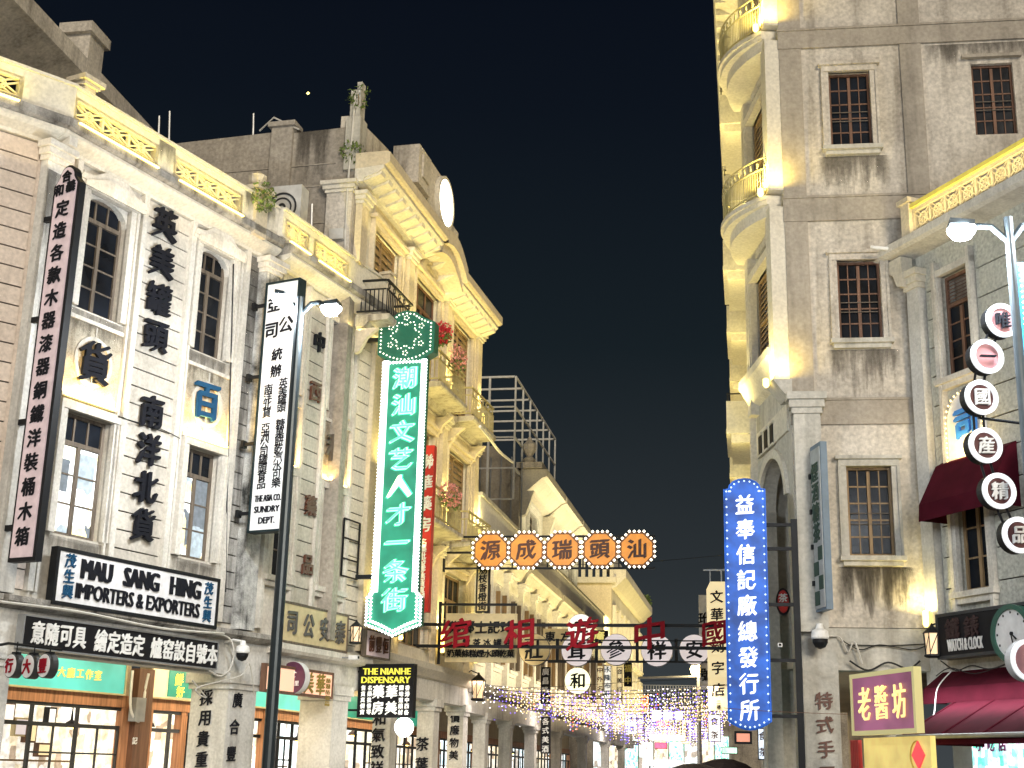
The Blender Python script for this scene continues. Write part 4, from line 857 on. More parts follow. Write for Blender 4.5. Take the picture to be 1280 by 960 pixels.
# taller white house rising above the terrace, with its grey end wall and steel frame
fC = Fr(C.pt(0, -.6), C.a)
t = thing('roof_house', 'white rendered upper house with grey end wall rising above the terrace', 'building', fC)
a, b = fC.u(650, 640), fC.u(722, 700); zt_ = fC.z(694, 606, 1.0)+.1; z1 = zt_-.9
hs = [(a+(b-a)*(k+.28)/3, a+(b-a)*(k+.62)/3, 11.0, z1-.6) for k in range(3)]
obj('wall', MB().wall(a, b, ZCp-.5, z1+.001, 0, .3, hs), WHITEW, t, fC)
for k, q in enumerate(hs):
    cm = MB(); casing(cm, *q, w=.2, p=.12, head=.15); obj('casing', cm, WHITEW, t, fC); window(t, fC, *q, rec=.12, rows=3)
    e = (b-a)/3; c0 = a+e*k+.15
    obj('cornice', MB().profile([(0, z1-.1), (-.3, z1), (-.9, z1+.5), (-1.1, z1+.55), (-1.1, z1+.85), (0, z1+.9)], c0, a+e*(k+1)-.15), CREAM2, t, fC)
    obj('bracket', MB().profile([(0, z1-1.2), (-.25, z1-1.1), (-.6, z1-.1), (0, z1-.1)], c0-.25, c0+.12), CREAM2, t, fC)
obj('parapet', MB().box(a, b, -.9, .2, zt_+.001, zt_+.25), CONC, t, fC)
strip_light(t, fC, a, b, -1.4, z1-1.6, True, 260, (1, .86, .5), .3)
E_ = fC.perp_right(a, 0); ew = MB().prism([(-9, ZCp-.6), (.0, ZCp-.6), (.0, zt_-.2), (-1.2, zt_+.9), (-9, zt_+1.4)], -.3, -.001); obj('end_wall', ew, CONC_D, t, E_)
m = MB()
for k in range(5): x = E_.u(602+k*13, 600); m.box(x-.03, x+.03, -.36, -.301, ZCp, zt_+.4)
obj('wall_rod', m, STEEL, t, E_)
obj('building_body', MB().box(a, b, .301, 8, 10, z1), GREYW, t, fC)
obj('roof_urn', MB().lathe([(.2, 0), (.3, .15), (.12, .3), (.28, .55), (.3, .8), (.12, 1.0), (.06, 1.15)], (a+.3, -.3, zt_+.25), 8), CONC, t, fC)
# steel cage on the roof
t = thing('roof_frame', 'open grey steel cage frame on the roof above the white house', 'frame', fC)
a, b = fC.u(645, 471), fC.u(694, 548); zt_ = fC.z(669, 509); zb = zt_-5.2
c = MB(); n_ = 6
bk = 5.5
for y in (0, bk):
    for k in range(n_+1):
        x = a+(b-a)*k/n_; c.box(x-.035, x+.035, y-.035, y+.035, zb, zt_)
    for z in (zt_, zt_-1.3, zt_-2.6, zt_-3.9): c.box(a, b, y-.034, y+.034, z-.035, z+.035)
obj('side_grid', c, CAGE, t, fC); c = MB()
for k in range(5):
    z = zt_-1.3*k; c.box(a-.03, a+.03, .05, bk-.05, z-.03, z+.03)
for k in range(1, 5): c.box(a-.05, a+.05, bk*k/5-.04, bk*k/5+.04, zb, zt_)
for k in range(n_+1): x = a+(b-a)*k/n_; c.box(x-.04, x+.04, .05, bk-.05, zt_-.04, zt_+.04)
obj('end_grid', c, CAGE, t, fC)
# far yellow block
a, b = C.u(765, 770), C.u(800, 800); zc = C.z(783, 747)
t = thing('far_building', 'far yellow floodlit building with long cornice at the end of the left row', 'building', C)
nb = 7; bw = (b-a)/nb; hs = [(a+bw*(k+.25), a+bw*(k+.75), z0, z0+2.6) for k in range(nb) for z0 in (5.4, 9.0)]
obj('wall', MB().wall(a, b, 4.2, zc, 0, .4, hs), CREAM2, t, C)
for q in hs: cm = MB(); casing(cm, *q, w=.25, p=.2); obj('casing', cm, CREAM2, t, C); window(t, C, *q, rec=.1, rows=3, trans=0)
obj('cornice', MB().profile([(0, zc-.6), (-.3, zc-.5), (-.9, zc+.1), (-.9, zc+.6), (0, zc+.6)], a-.3, b+.5), CREAM2, t, C)
obj('parapet', MB().box(a, b, .2, .5, zc+.6, zc+2.0), CREAM2, t, C)
E_ = C.perp_right(a, 0); obj('end_wall', MB().wall(E_.u(712, 780), 0, 8, E_.z(750, 730), -.4, -.001), CREAM, t, E_)
bl = MB(); x0, x1, z0 = E_.u(713, 720), E_.u(766, 720), E_.z(750, 730)
bl.box(x0, x1+.3, -.7, -.5, z0, z0+.35); bl.box(x0, x1+.3, -.7, -.5, z0+1.5, z0+1.75)
for k in range(7): x = x0+(x1-x0)*k/6; bl.box(x-.12, x+.12, -.68, -.52, z0+.35, z0+1.5)
obj('balustrade', bl, CREAM2, t, E_); obj('building_body', MB().box(a, b, .5, 6, 8, zc), CONC, t, C)
light(t, (a-6, -1.5, 9.6), (.6, .3, .35), (1, 1), 300, YEL, C); strip_light(t, C, a, b, -1.8, 5, True, 600, YEL, .5); strip_light(t, C, a, b, -2.2, 9, True, 350, YEL, .6)
pu = (b, -.4, zc+.6); g = thing('wild_plant', 'small bush growing at the tip of the far cornice', 'plant', C, None, pu); obj('foliage', foliage(MB(), (0, 0, .4), (1.2, .5, .5), 160, .16, 50), LEAF, g); obj('stem', MB().tube([(0, 0, -.2), (0, 0, .5)], .05), WOODY, g)

# ================================================================== grey concrete corner building on the right (D front, Ch chamfer, S street side)
t = thing('corner_building', 'tall weathered concrete corner building with barred windows and yellow lit side balconies', 'building', D)
G = D.pt(D.u(985, 400)); Ch = plane_vp(540, G, True)
LCh = -Ch.u(945, 500); S = Fr(Ch.pt(-LCh), -azdir(941))
uG = D.u(985, 400); uDR = 7.5; HT = 21.6
rowsz = [(6.1, 8.0), (10.83, 12.66), (15.42, 17.3)]
dw = [(1.17, 2.10, a, b) for a, b in rowsz]+[(4.36, 5.27, 15.6, 17.37), (4.36, 5.27, 10.9, 12.7)]
obj('wall', MB().wall(uG, uDR, 4.62, HT, 0, .35, dw), CONC, t, D)
for i, q in enumerate(dw):
    if q[0] < 3:
        cm = MB(); casing(cm, *q, w=.14, p=.07, sill=False); cm.box(q[0]-.22, q[1]+.22, -.16, .0, q[3]+.143, q[3]+.22); obj('casing', cm, CONC_L if i == 0 else CONC, t, D)
        cm = MB(); cm.box(q[0]-.2, q[1]+.2, -.20, 0, q[2]-.12, q[2]-.02); cm.box(q[0]-.14, q[1]+.14, -.12, 0, q[2]-.22, q[2]-.121); obj('window_sill', cm, CONC_L, t, D)
    else: obj('casing', MB().box(q[0]-.2, q[1]+.2, -.12, 0, q[3]+.12, q[3]+.2), CONC_D, t, D)
    window(t, D, *q, rec=.10, rows=5, cols=4, trans=0, fmat=WOODR if i else WOODY, fw=.055, bars=True)
for (z0, z1) in ((8.92, 9.5), (13.62, 14.22), (17.95, 18.45)): obj('string_course', MB().box(uG-.02, uDR, -.06, 0, z0, z1).box(uG-.03, uDR, -.09, 0, z1-.05, z1), CONC_D, t, D)
for a, b in ((uG-.0, .58), (2.80, 3.28), (6.6, 7.0)):
    for z0, z1 in ((4.63, 8.91), (9.51, 13.61), (14.23, 17.94), (18.46, HT)):
        obj('wall_strip', MB().box(a, b, -.05, 0, z0, z1), CONC_D if not (a < 1 and z0 < 5) else CONC, t, D)
pilaster(t, D, .10, .66, 4.5, 9.55, CONC_L, .30, .45, CONC_L)
obj('arcade_beam', MB().box(uG, uDR, -.05, .4, 3.75, 4.60), CONC_L, t, D)
up_ = D.u(1050, 900); obj('pillar', MB().box(.12, up_, -.10, .75, .1, 4.55).box(.02, .119, .0, .6, .1, 4.5), CONC_L, t, D)
obj('building_body', MB().box(.6, uDR, .36, 12, 4.7, HT), GREYW, t, D)
tt = thing('pillar_lettering', 'dark red brown brush characters down the pale pillar under the dome camera', 'sign', D)
wallsign_text(tt, D, '特式手工', 1030, 876, 1034, 967, 23, BROWNINK, .12, .015)
for q in dw[:3]: stain(t, D, q[0]-.3, q[1]+.35, q[2]-1.35, q[2]-.23)
stain(t, D, 3.3, 6.5, 17.2, 17.9)
stain(t, D, .95, 2.5, 4.75, 5.86)
# chamfered bay
cz = [(4.6, 9.5), (9.5, 14.2), (14.2, 18.4), (18.4, HT)]
ch_h = [(-LCh+.35, -.55, 10.9, 13.2), (-LCh+.35, -.55, 15.0, 17.4), (-LCh+.35, -.55, 19.2, 21.2)]
ar = (-LCh+.25, -.55, 0, 8.55)
obj('wall', MB().wall(-LCh, 0, 4.6 if 0 else 0.1, HT, 0, .35, ch_h+[ar]), CONC_L, t, Ch)
m = MB(); m.archfill(ar[0], ar[1], 7.5, 8.55, .001, .34, 14); obj('arch_head', m, CONC_L, t, Ch)
m = MB(); c_ = (ar[0]+ar[1])/2; r_ = (ar[1]-ar[0])/2
for k in range(14):
    a0, a1 = pi*k/14, pi*(k+1)/14; q = [(c_-(r_+d)*cos(a), 7.5+(1.05+d)*sin(a)) for d, a in ((0, a0), (0, a1), (.2, a1), (.2, a0))]; m.prism(q, -.08, -.001)
obj('archivolt', m, CREAM2, t, Ch)
m = MB(); m.box(ar[0]-.1, -.2, -.05, -.001, 8.85, 9.45)
for k in range(3): x = ar[0]+.15+k*.55; m.box(x-.03, x+.33, -.09, -.05, 8.82, 8.87); m.box(x-.03, x+.33, -.09, -.05, 9.32, 9.37)
obj('panel', m, CREAM2, t, Ch)
for k in range(3): x = ar[0]+.15+k*.55; obj('panel_opening', MB().box(x, x+.28, -.07, -.051, 8.88, 9.31), IRON, t, Ch)
obj('ledge', MB().profile([(0, 10.1), (-.15, 10.2), (-.35, 10.55), (-.4, 10.6), (-.4, 10.78), (0, 10.8)], -LCh-.1, -.35), CREAM2, t, Ch)
for q in ch_h:
    cm = MB(); casing(cm, *q, w=.2, p=.16); obj('casing', cm, CREAM2, t, Ch); louver(t, Ch, *q, rec=.05, mat=WOODY, n=16)
for z0, z1 in ((9.9, 14.0), (14.4, 18.2), (18.6, HT)):
    obj('corner_pilaster', MB().box(-.42, .02, -.34, .0, z0, z1), CREAM2, t, Ch); obj('corner_pilaster', MB().box(-LCh, -LCh+.3, -.2, .0, z0, z1), CREAM2, t, Ch)
    light(t, (-.12, -.62, z0+.15), (0, .22, 1), (.12, .12), 45, YELB, Ch)
    obj('wall_tube_lamp', MB().lathe([(.03, 0), (.07, .05), (.07, .18), (.04, .2)], (-.12, -.5, z0-.12), 8), LEDY, t, Ch)
    light(t, (.34, -.22, z0+.12), (-.26, .02, 1), (.12, .12), 20, (1., .72, .15), Ch)
    light(t, (-LCh+.1, -.7, z0+.3), (0, .15, 1), (.12, .12), 30, YELB, Ch)
def curved_balcony(t, z):
    n_ = 16; P = []
    for k in range(n_+1):
        f = k/n_; P.append((-.18-(LCh-.05)*f, -(.12+.86*sin(pi*min(1, .06+f*.86))**.75)))
    m = MB()
    for (z0, z1, s_) in ((z-.10, z, 1.05), (z-.22, z-.101, .97), (z-.50, z-.221, .80)):
        m.add([(x, 0, z0) for x, y in P]+[(x, y*s_, z0) for x, y in P]+[(x, 0, z1) for x, y in P]+[(x, y*s_, z1) for x, y in P],
              [q for k in range(n_) for q in ((k, k+1, k+n_+2, k+n_+1), (2*n_+2+k, 3*n_+3+k, 3*n_+4+k, 2*n_+3+k), (n_+1+k, n_+2+k, 3*n_+4+k, 3*n_+3+k))]+[(0, n_+1, 3*n_+3, 2*n_+2), (n_, 3*n_+2, 4*n_+3, 2*n_+1)])
    b = obj('balcony', m, CREAM2, t, Ch)
    r = MB(); Q = [(x, y*.97) for x, y in P]
    for zz in (z+.95, z+.68, z+.10): r.tube([(Q[0][0], 0, zz)]+[(x, y, zz) for x, y in Q]+[(Q[-1][0], 0, zz)], .022, 5)
    for k in range(n_):
        for f in (0, .33, .66): x = Q[k][0]+(Q[k+1][0]-Q[k][0])*f; y = Q[k][1]+(Q[k+1][1]-Q[k][1])*f; r.tube([(x, y, z+.10), (x, y, z+.68)], .010, 4)
        r.ring(Q[k][0], Q[k][1]-.01, Q[k][1]+.01, z+.81, .06, .085, 10)
    for k in range(1, 6): r.tube([(Q[0][0], Q[0][1]*k/6, z+.1), (Q[0][0], Q[0][1]*k/6, z+.68)], .012, 4)
    obj('railing', r, RAILP, b, Ch)
    m = MB()
    for k in range(18): m.box(-.3-k*.12, -.25-k*.12, -.12, -.001, z-.72, z-.52)
    obj('dentil', m, CREAM2, t, Ch)
for z in (14.35, 18.55): curved_balcony(t, z)
obj('corner_capital', MB().profile([(0, 9.5), (-.1, 9.5), (-.38, 9.85), (-.42, 9.9), (0, 9.92)], -.5, .15), CONC_L, t, Ch)
# street side of the corner building, seen edge-on
LS = 21.
obj('wall', MB().wall(-LS, 0, 4.2, HT+.2, 0, .35, []), CREAM2, t, S)
for k in range(4):
    ux = -2.6-k*5.2
    for z in (10.0, 14.35, 18.55):
        if z == 18.55 and k > 2: continue
        bb = obj('balcony', MB().box(ux-1.5, ux+1.2, -.74, 0, z-.12, z).box(ux-1.4, ux+1.1, -.62, 0, z-.34, z-.121), CREAM2, t, S)
        obj('balcony_panel', MB().box(ux-1.5, ux+1.2, -.73, -.66, z+.001, z+.72).box(ux+1.13, ux+1.2, -.659, 0, z+.001, z+.72).box(ux-1.5, ux-1.43, -.659, 0, z+.001, z+.72), CREAM2, bb, S)
        obj('railing', MB().box(ux-1.5, ux+1.2, -.71, -.68, z+.9, z+.93).box(ux+1.15, ux+1.18, -.68, 0, z+.9, z+.93).box(ux+1.15, ux+1.18, -.71, -.68, z+.7, z+.9).box(ux-1.5, ux-1.47, -.71, -.68, z+.7, z+.9), IRON, bb, S)
        obj('shutter', MB().box(ux-.8, ux+.6, -.04, -.001, z, z+2.3), WOODY, t, S)
        light(t, (ux+1.8, -.7, z-1.2), (0, .1, 1), (.2, .2), 22, YELB, S)
    obj('pilaster', MB().box(ux+1.6, ux+2.1, -.16, 0, 4.3, HT-.4), CREAM2, t, S)
strip_light(t, S, -LS+.5, -.5, -1.3, 19.8, True, 90, YELB, .3); strip_light(t, S, -LS+.5, -.5, -1.4, 11.5, True, 70, YELB, .4); strip_light(t, S, -LS+.5, -.5, -1.4, 15.5, True, 70, YELB, .4)
obj('cornice', MB().profile([(0, HT-.5), (-.2, HT-.4), (-.8, HT), (-.85, HT+.4), (0, HT+.45)], -LS, .3), CREAM2, t, S)
for k in range(34): x = -LS+LS*(k+.5)/34; obj('modillion', MB().box(x-.14, x+.14, -.78, -.21, HT-.28, HT-.02), CREAM2, t, S)
obj('cornice', MB().profile([(0, HT-.5), (-.2, HT-.4), (-1.0, HT), (-1.05, HT+.4), (0, HT+.45)], -LCh-.3, .1), CREAM2, t, Ch)
obj('building_body', MB().box(-LS, -.1, .36, 7.5, 4.5, HT), GREYW, t, S)
for u in (-4.5, -9.5, -15, -20.5): pillar(t, S, u, u+.8, 4.2, CONC_L, .9)
obj('arcade_wall', MB().box(-LS, 0, 3.2, 3.4, .1, 4.3), CREAM, t, S); obj('arcade_ceiling', MB().box(-LS, 0, .35, 3.2, 4.0, 4.19), CREAM, t, S)
light(t, (-3.5, 1.6, 3.7), (0, 0, -1), (3, .4), 60, WHT, S); light(t, (-1.2, 1.5, 6.4), (0, .1, -1), (.6, .4), 25, WARM, Ch)
inner = Fr(D.pt(.1, -3.2), D.a); obj('arcade_wall', MB().box(-.45, 1.0, 0, .2, .1, 8.6), CONC_L, t, inner)

# ================================================================== pebbledashed building, far right (E)
t = thing('shophouse', 'grey pebbledashed shophouse with maroon awnings and pierced roof balustrade on the right', 'building', Ef)
LE = 8.0; zc = 12.62
he = [(1.08, 1.98, 9.62, 11.86), (1.12, 2.02, 5.22, 7.75), (3.9, 4.9, 9.62, 11.86), (3.9, 4.9, 5.22, 7.75)]
obj('wall', MB().wall(.0, LE, 4.55, zc, 0, .35, he), PEBBLE, t, Ef)
for i, q in enumerate(he):
    cm = MB(); casing(cm, *q, w=.14, p=.10, sill=True); obj('casing', cm, MOLD, t, Ef)
    if i % 2 == 0:
        window(t, Ef, q[0], q[1], q[2], q[3]-.62, rec=.10, rows=4, trans=0, fmat=WOODR); lv = MB(); lv.box(q[0], q[1], .1, .16, q[3]-.07, q[3])
        lv.box(q[0], q[0]+.06, .1, .16, q[3]-.62, q[3]-.07); lv.box(q[1]-.06, q[1], .1, .16, q[3]-.62, q[3]-.07)
        for k in range(7): lv.profile([(.10, q[3]-.6+k*.075), (.16, q[3]-.555+k*.075), (.165, q[3]-.565+k*.075), (.105, q[3]-.61+k*.075)], q[0]+.06, q[1]-.06)
        obj('louvre', lv, WOODR, t, Ef)
    else: window(t, Ef, *q, rec=.10, rows=4, trans=0, fmat=WOODY)
for i, (a, b) in enumerate(((.62, .92), (2.2, 3.7), (5.1, 6.6))):
    blocks(t, Ef, a, b, 4.7, 12.3, PEBBLE, course=.62, seed=40+i, prow=.04)
pilaster(t, Ef, .18, .56, 4.6, 12.2, PILLAR, .2, .4, CREAM2)
m = MB(); m.box(.96, 1.05, -.15, 0, 4.7, 12.2); m.box(2.05, 2.14, -.15, 0, 4.7, 12.2); obj('window_bay_strip', m, MOLD, t, Ef)
obj('cornice', MB().profile([(0, zc-.05), (-.5, zc), (-.6, zc+.05), (-.6, zc+.22), (0, zc+.3)], -.45, LE), MOLD, t, Ef)
obj('bracket', MB().prism([(-.4, zc-.06), (.3, zc-.06), (.3, zc-.75), (.12, zc-.70), (.0, zc-.42), (-.2, zc-.3), (-.4, zc-.26)], -.4, -.1), CREAM2, t, Ef)
obj('end_wall', MB().box(.0, .01, -.0, .001, 4.6, 4.61), PEBBLE, t, Ef)
lattice(t, Ef, .75, LE, zc+.38, zc+.82, CREAM, -.3, 15)
obj('parapet_rail', MB().box(.6, LE, -.40, -.14, zc+.901, zc+1.0), YELLOWP, t, Ef); obj('parapet_base', MB().box(.5, LE, -.36, .1, zc+.301, zc+.319), MOSS, t, Ef)
obj('parapet_urn', MB().box(.42, .7, -.42, -.1, zc+.3, zc+1.05).box(.36, .76, -.48, -.04, zc+1.051, zc+1.16), CREAM, t, Ef)
strip_light(t, Ef, .8, LE-.5, -.5, zc+.34, True, 60, YEL, -.4)
light(t, (.3, -.35, 4.9), (0, .15, 1), (.12, .12), 45, YEL, Ef)
obj('wall_tube_lamp', MB().lathe([(.03, 0), (.06, .05), (.06, .3), (.03, .32)], (.3, -.3, 4.6), 8), LEDY, t, Ef)
obj('arcade_beam', MB().box(-.1, LE, -.05, .4, 3.4, 4.5), PILLAR, t, Ef)
obj('building_body', MB().box(.3, LE, .36, 3.2, 4.6, zc), GREYW, t, Ef)
bk_ = Fr(Ef.pt(0, -1.6), Ef.a)
obj('shop_wall', MB().box(-1.5, LE, .0, .2, .1, 3.4), STEEL, t, bk_)
m = MB()
for k in range(24): x = -.2+k*.18; m.box(x, x+.09, -.05, -.001, .1, 3.3)
obj('roller_shutter', m, STEEL, t, bk_)
light(t, (2.5, -1.0, 3.3), (0, .4, -1), (4, .3), 60, WHT, Ef)
# drawing on awnings
def awning(name, label, fr, pts, u0, u1, mat, pleats=0, bar=None):
    """pts: (out, z) profile of the cloth from the wall outwards"""
    g = thing(name, label, 'awning', fr); m = MB(); th = .02
    for (o0, z0), (o1, z1) in zip(pts[:-1], pts[1:]):
        m.profile([(-o0, z0), (-o1, z1), (-o1, z1-th), (-o0, z0-th)], u0, u1)
    for x in (u0, u1): m.add([(x, 0, pts[0][1])]+[(x, -o, z) for o, z in pts]+[(x, 0, pts[-1][1])], [tuple(range(len(pts)+2))])
    obj('canvas', m, mat, g, fr)
    if pleats:
        r = MB()
        for k in range(pleats+1):
            x = u0+(u1-u0)*k/pleats
            for (o0, z0), (o1, z1) in zip(pts[:-1], pts[1:]): r.tube([(x, -o0, z0+.012), (x, -o1, z1+.012)], .014, 4)
        obj('rib', r, mat, g, fr)
    if bar: obj('front_bar', MB().tube([(u0-.1, -bar[0], bar[1]), (u1, -bar[0], bar[1])], bar[2], 8), STEEL, g, fr)
    return g
ua, za = Ef.at(1162, 648, .75); ub, _ = Ef.at(1233, 640, .75); zt_ = Ef.z(1190, 590)
awning('window_awning', 'maroon box awning over the left window of the pebbledashed shophouse', Ef, [(.02, zt_+.25), (.25, zt_+.12), (.72, za+.33), (.75, za)], Ef.u(1185, 600)-.05, ub+.15, MAROON)
ua, za2 = Ef.at(1265, 600, .75); awning('window_awning', 'maroon box awning at the right edge over the next window', Ef, [(.02, zt_+.45), (.25, zt_+.30), (.72, za+.50), (.75, za+.1)], ua+.3, ua+2.2, MAROON)
zb1 = Ef.z(1200, 838, .15); ub_, zb_ = Ef.at(1112, 922, 1.9)
awning('shop_awning', 'short dark maroon awning valance under the watch sign', Ef, [(.06, zb1), (.55, zb1-.34), (.58, zb1-.62)], Ef.u(1162, 860, .4), LE, MAROON)
zl_ = Ef.z(1220, 880, .6)
awning('shop_awning', 'large maroon folding awning with pale front bar over the lit shop', Ef, [(.62, zl_+.05), (1.88, zb_+.02), (1.9, zb_-.12)], ub_+.35, LE, MAROON, 6, (1.92, zb_, .045))
# watch sign with clock
x0, z0 = Ef.u(1172, 800, .45), Ef.z(1200, 822, .45); z1 = Ef.z(1200, 764, .45)
s = board('shop_sign', 'dark green black watch shop sign with white English words and dim characters', Ef, x0, x0+4.5, z0, z1, .45, .3, DARKSIGN, DARKGREY, .06)
m = MB(); a, b = Ef.u(1186, 805, .45), Ef.u(1230, 800, .45); word(m, 'WATCH & CLOCK', a, b, z0+.13, z0+.36, -.475, bold=.03); obj('lettering', m, WHITEP, s, Ef)
m = MB(); m.glyph('鐵', x0+.5, -.47, z1-.32, .42, depth=.03); m.glyph('錶', x0+1.05, -.47, z1-.32, .42, depth=.03); obj('lettering', m, paint('dim_red_lettering', (.03, .012, .012), .7), s, Ef)
cu_, cz_ = Ef.at(1266, 792, .6); rr = Ef.h(1262, 792, 64, .6)/2
g = thing('wall_clock', 'large round clock with white dial and green rim on the watch sign', 'clock', Ef, None, (cu_, -.6, cz_))
obj('clock_case', MB().disc(0, 0, .18, 0, rr+.06, 40), paint('clock_green', (.03, .12, .09), .4), g); obj('dial', MB().disc(0, -.02, -.001, 0, rr-.02, 40), LITW if 0 else SIGNW, g); obj('clock_rim', MB().ring(0, -.06, -.0005, 0, rr-.02, rr+.07, 40), paint('clock_rim_green', (.02, .09, .065), .35), g)
m = MB()
for k in range(12): a_ = k*pi/6; m.box(rr*.84*cos(a_)-.015, rr*.84*cos(a_)+.015, -.03, -.021, rr*.84*sin(a_)-.02, rr*.84*sin(a_)+.02)
m.disc(0, -.05, -.021, 0, .035, 10); obj('hour_marks', m, IRON, g)
obj('clock_hand', MB().prism([(-.015, 0), (.015, 0), (.13, -.10), (.11, -.12)], -.045, -.03), IRON, g); obj('clock_hand', MB().prism([(-.012, 0), (.012, 0), (.05, -.18), (.03, -.19)], -.055, -.046), IRON, g)
# blue character on the bulb-lit arched panel
u0_, z0_ = Ef.at(1190, 585, .05); u1_ = Ef.u(1236, 570, .05); z1_ = Ef.z(1200, 492, .05)
g = thing('wall_panel_sign', 'arched white panel edged with bulbs and carrying a big blue character between windows', 'sign', Ef)
c_ = (u0_+u1_)/2; hw = (u1_-u0_)/2; zz = z1_-hw
obj('panel', MB().prism([(u0_, z0_), (u1_, z0_), (u1_, zz)]+[(c_+hw*cos(pi*k/14), zz+hw*sin(pi*k/14)) for k in range(1, 14)]+[(u0_, zz)], -.10, -.045), SIGNW, g, Ef)
m = MB()
for k in range(15): m.blob(c_+hw*cos(pi*k/14), -.14, zz+hw*sin(pi*k/14), .028)
for k in range(9): z = z0_+(zz-z0_)*k/9; m.blob(u0_, -.14, z, .028); m.blob(u1_, -.14, z, .028)
obj('bulb', m, BULBY, g, Ef, kind='stuff'); char(g, Ef, '司', 1208, 530, 46, paint('bright_blue_lettering', (.03, .18, .60), .4), .16, .06, .036)
light(t, (c_, -.5, z0_+.15), (0, .5, 1), (.6, .1), 18, (1., .7, .25), Ef)
# blue edge sign and disc chain
DP = across(17.5); RP = across(18)
chain = [('唯', 1252, 401), ('一', 1233, 446), ('國', 1226, 497), ('産', 1231, 557), ('精', 1248, 614), ('品', 1273, 669)]
DC = Fr(RP.pt(RP.u(1240, 520)), XS*.93+ST*.36)
g0 = thing('disc_chain_frame', 'black twin iron links holding the zigzag chain of round signs', 'frame', DC)
pts = [DC.at(x, y) for _, x, y in chain]; m = MB()
for (a, b), (c, d) in zip(pts[:-1], pts[1:]):
    for dx in (-.07, .07): m.tube([(a+dx, .1, b), (c+dx, .1, d)], .018, 5)
m.tube([(pts[0][0], .1, pts[0][1]), (pts[0][0]+.35, .1, pts[0][1]+.35)], .02, 5); m.tube([(pts[2][0], .1, pts[2][1]-.25), (pts[2][0]+1.0, .1, pts[2][1]-.3)], .02, 5); obj('link', m, IRON, g0, DC)
ringm = glow('white_ring_glow', (.95, .98, 1.), .55, (.8, .8, .8)); disc_pink = paint('pink_disc_face', (.55, .26, .27), .4); disc_br = paint('maroon_disc_face', (.10, .035, .035), .35)
nm = ['topmost', 'second from the top', 'third from the top', 'fourth from the top', 'fifth from the top', 'lowest']
for i, ((ch, px, py), (u, z)) in enumerate(zip(chain, pts)):
    g = thing('disc_sign', f'{"pink" if i < 2 else "dark red"} round sign with white ring, {nm[i]} in the chain', 'sign', DC, 'round signs in the chain', (u, 0, z)); r = .215
    obj('disc_body', MB().disc(0, 0, .14, 0, r+.015, 32), IRON, g); obj('disc_ring', MB().ring(0, -.035, -.0005, 0, r*.80, r+.02, 32), ringm, g); obj('disc_face', MB().disc(0, -.012, -.001, 0, r*.80, 32), disc_pink if i < 2 else disc_br, g)
    obj('character', MB().glyph(ch, 0, -.03, 0, .24, .24, .02), INK if i < 2 else WHITEP, g)
    g.matrix_basis = g.matrix_basis
pb_ = Fr(DC.pt(0, 0), DC.a); u_, z_ = pb_.at(1276, 825); g = thing('disc_sign', 'pale round sign cut off at the right edge before the maroon awning', 'sign', pb_, None, (u_+.12, 0, z_)); obj('disc_body', MB().disc(0, 0, .14, 0, .26, 32), SIGNW, g); obj('disc_ring', MB().ring(0, -.03, -.0005, 0, .21, .265, 32), ringm, g); obj('disc_face', MB().disc(0, -.012, -.001, 0, .21, 30), disc_pink, g)
u0_, z1_ = RP.at(1270, 325); _, z0_ = RP.at(1276, 505)
g = thing('hanging_sign', 'narrow bright blue bulb-edged sign cut off by the right edge of the view', 'sign', RP); obj('sign_face', MB().box(u0_+.03, u0_+.7, .1, .25, z0_, z1_), glow('cyan_face', (.02, .42, .72), .8), g, RP)
m = MB()
for k in range(26): m.blob(u0_+.06, .07, z0_+(z1_-z0_)*(k+.5)/26, .018)
obj('bulb', m, BULBC, g, RP, kind='stuff')
# street lamps
def lamp_post(fr, upole, ztop, heads, label, hmat=POLE, r=.095, power=900):
    g = thing('street_lamp', label, 'street lamp', fr, None, (upole, 0, 0)); obj('pole', MB().lathe([(.2, .1), (.19, .5), (r*1.15, .7), (r, ztop*.5), (r*.85, ztop)], (0, 0, 0), 14), hmat, g)
    for (du, dz) in heads:
        s_ = 1 if du > 0 else -1
        obj('arm', MB().tube([(0, 0, ztop-.35), (du*.35, 0, ztop-.12), (du*.6, 0, ztop-.10), (du*.82, 0, ztop+dz)], .045, 8), hmat, g)
        h = obj('lamp_head', MB().add([(du*.72, -.17, ztop+dz+.05), (du*1.22, -.15, ztop+dz+.10), (du*1.22, .15, ztop+dz+.10), (du*.72, .17, ztop+dz+.05), (du*.72, -.17, ztop+dz-.02), (du*1.22, -.15, ztop+dz+.02), (du*1.22, .15, ztop+dz+.02), (du*.72, .17, ztop+dz-.02)], [(0, 1, 2, 3), (7, 6, 5, 4), (0, 4, 5, 1), (1, 5, 6, 2), (2, 6, 7, 3), (3, 7, 4, 0)]), hmat, g)
        obj('lens', MB().lathe([(.02, -.15), (.12, -.13), (.18, -.05), (.19, 0)], (du*.97, 0, ztop+dz-.01), 16), LAMPW, h, WM[g.name])
        light(g, (du*.97, 0, ztop+dz-.25), None, .14, power, WHT, kind='POINT')
    return g
LPf = across(22); u_ = LPf.u(356, 655); zt_ = LPf.z(375, 372)
hd = [(LPf.u(362, 372)-LPf.u(375, 372)-.0, LPf.z(362, 368)-zt_), (LPf.u(420, 388)-LPf.u(375, 388), LPf.z(418, 388)-zt_)]
lamp_post(LPf, u_, zt_, [(-.36, .03), (.60, -.2)], 'dark street lamp with two lit white heads before the cream shophouse', power=700)
RL = across(17.6); u_ = RL.u(1262, 300); zt_ = RL.z(1262, 272)
lamp_post(RL, u_, zt_, [(-.62, -.12), (.5, .2)], 'pale street lamp with lit heads at the right before the pebbledashed house', paint('blue_grey_pole', (.10, .13, .15), .45), .07, power=420)
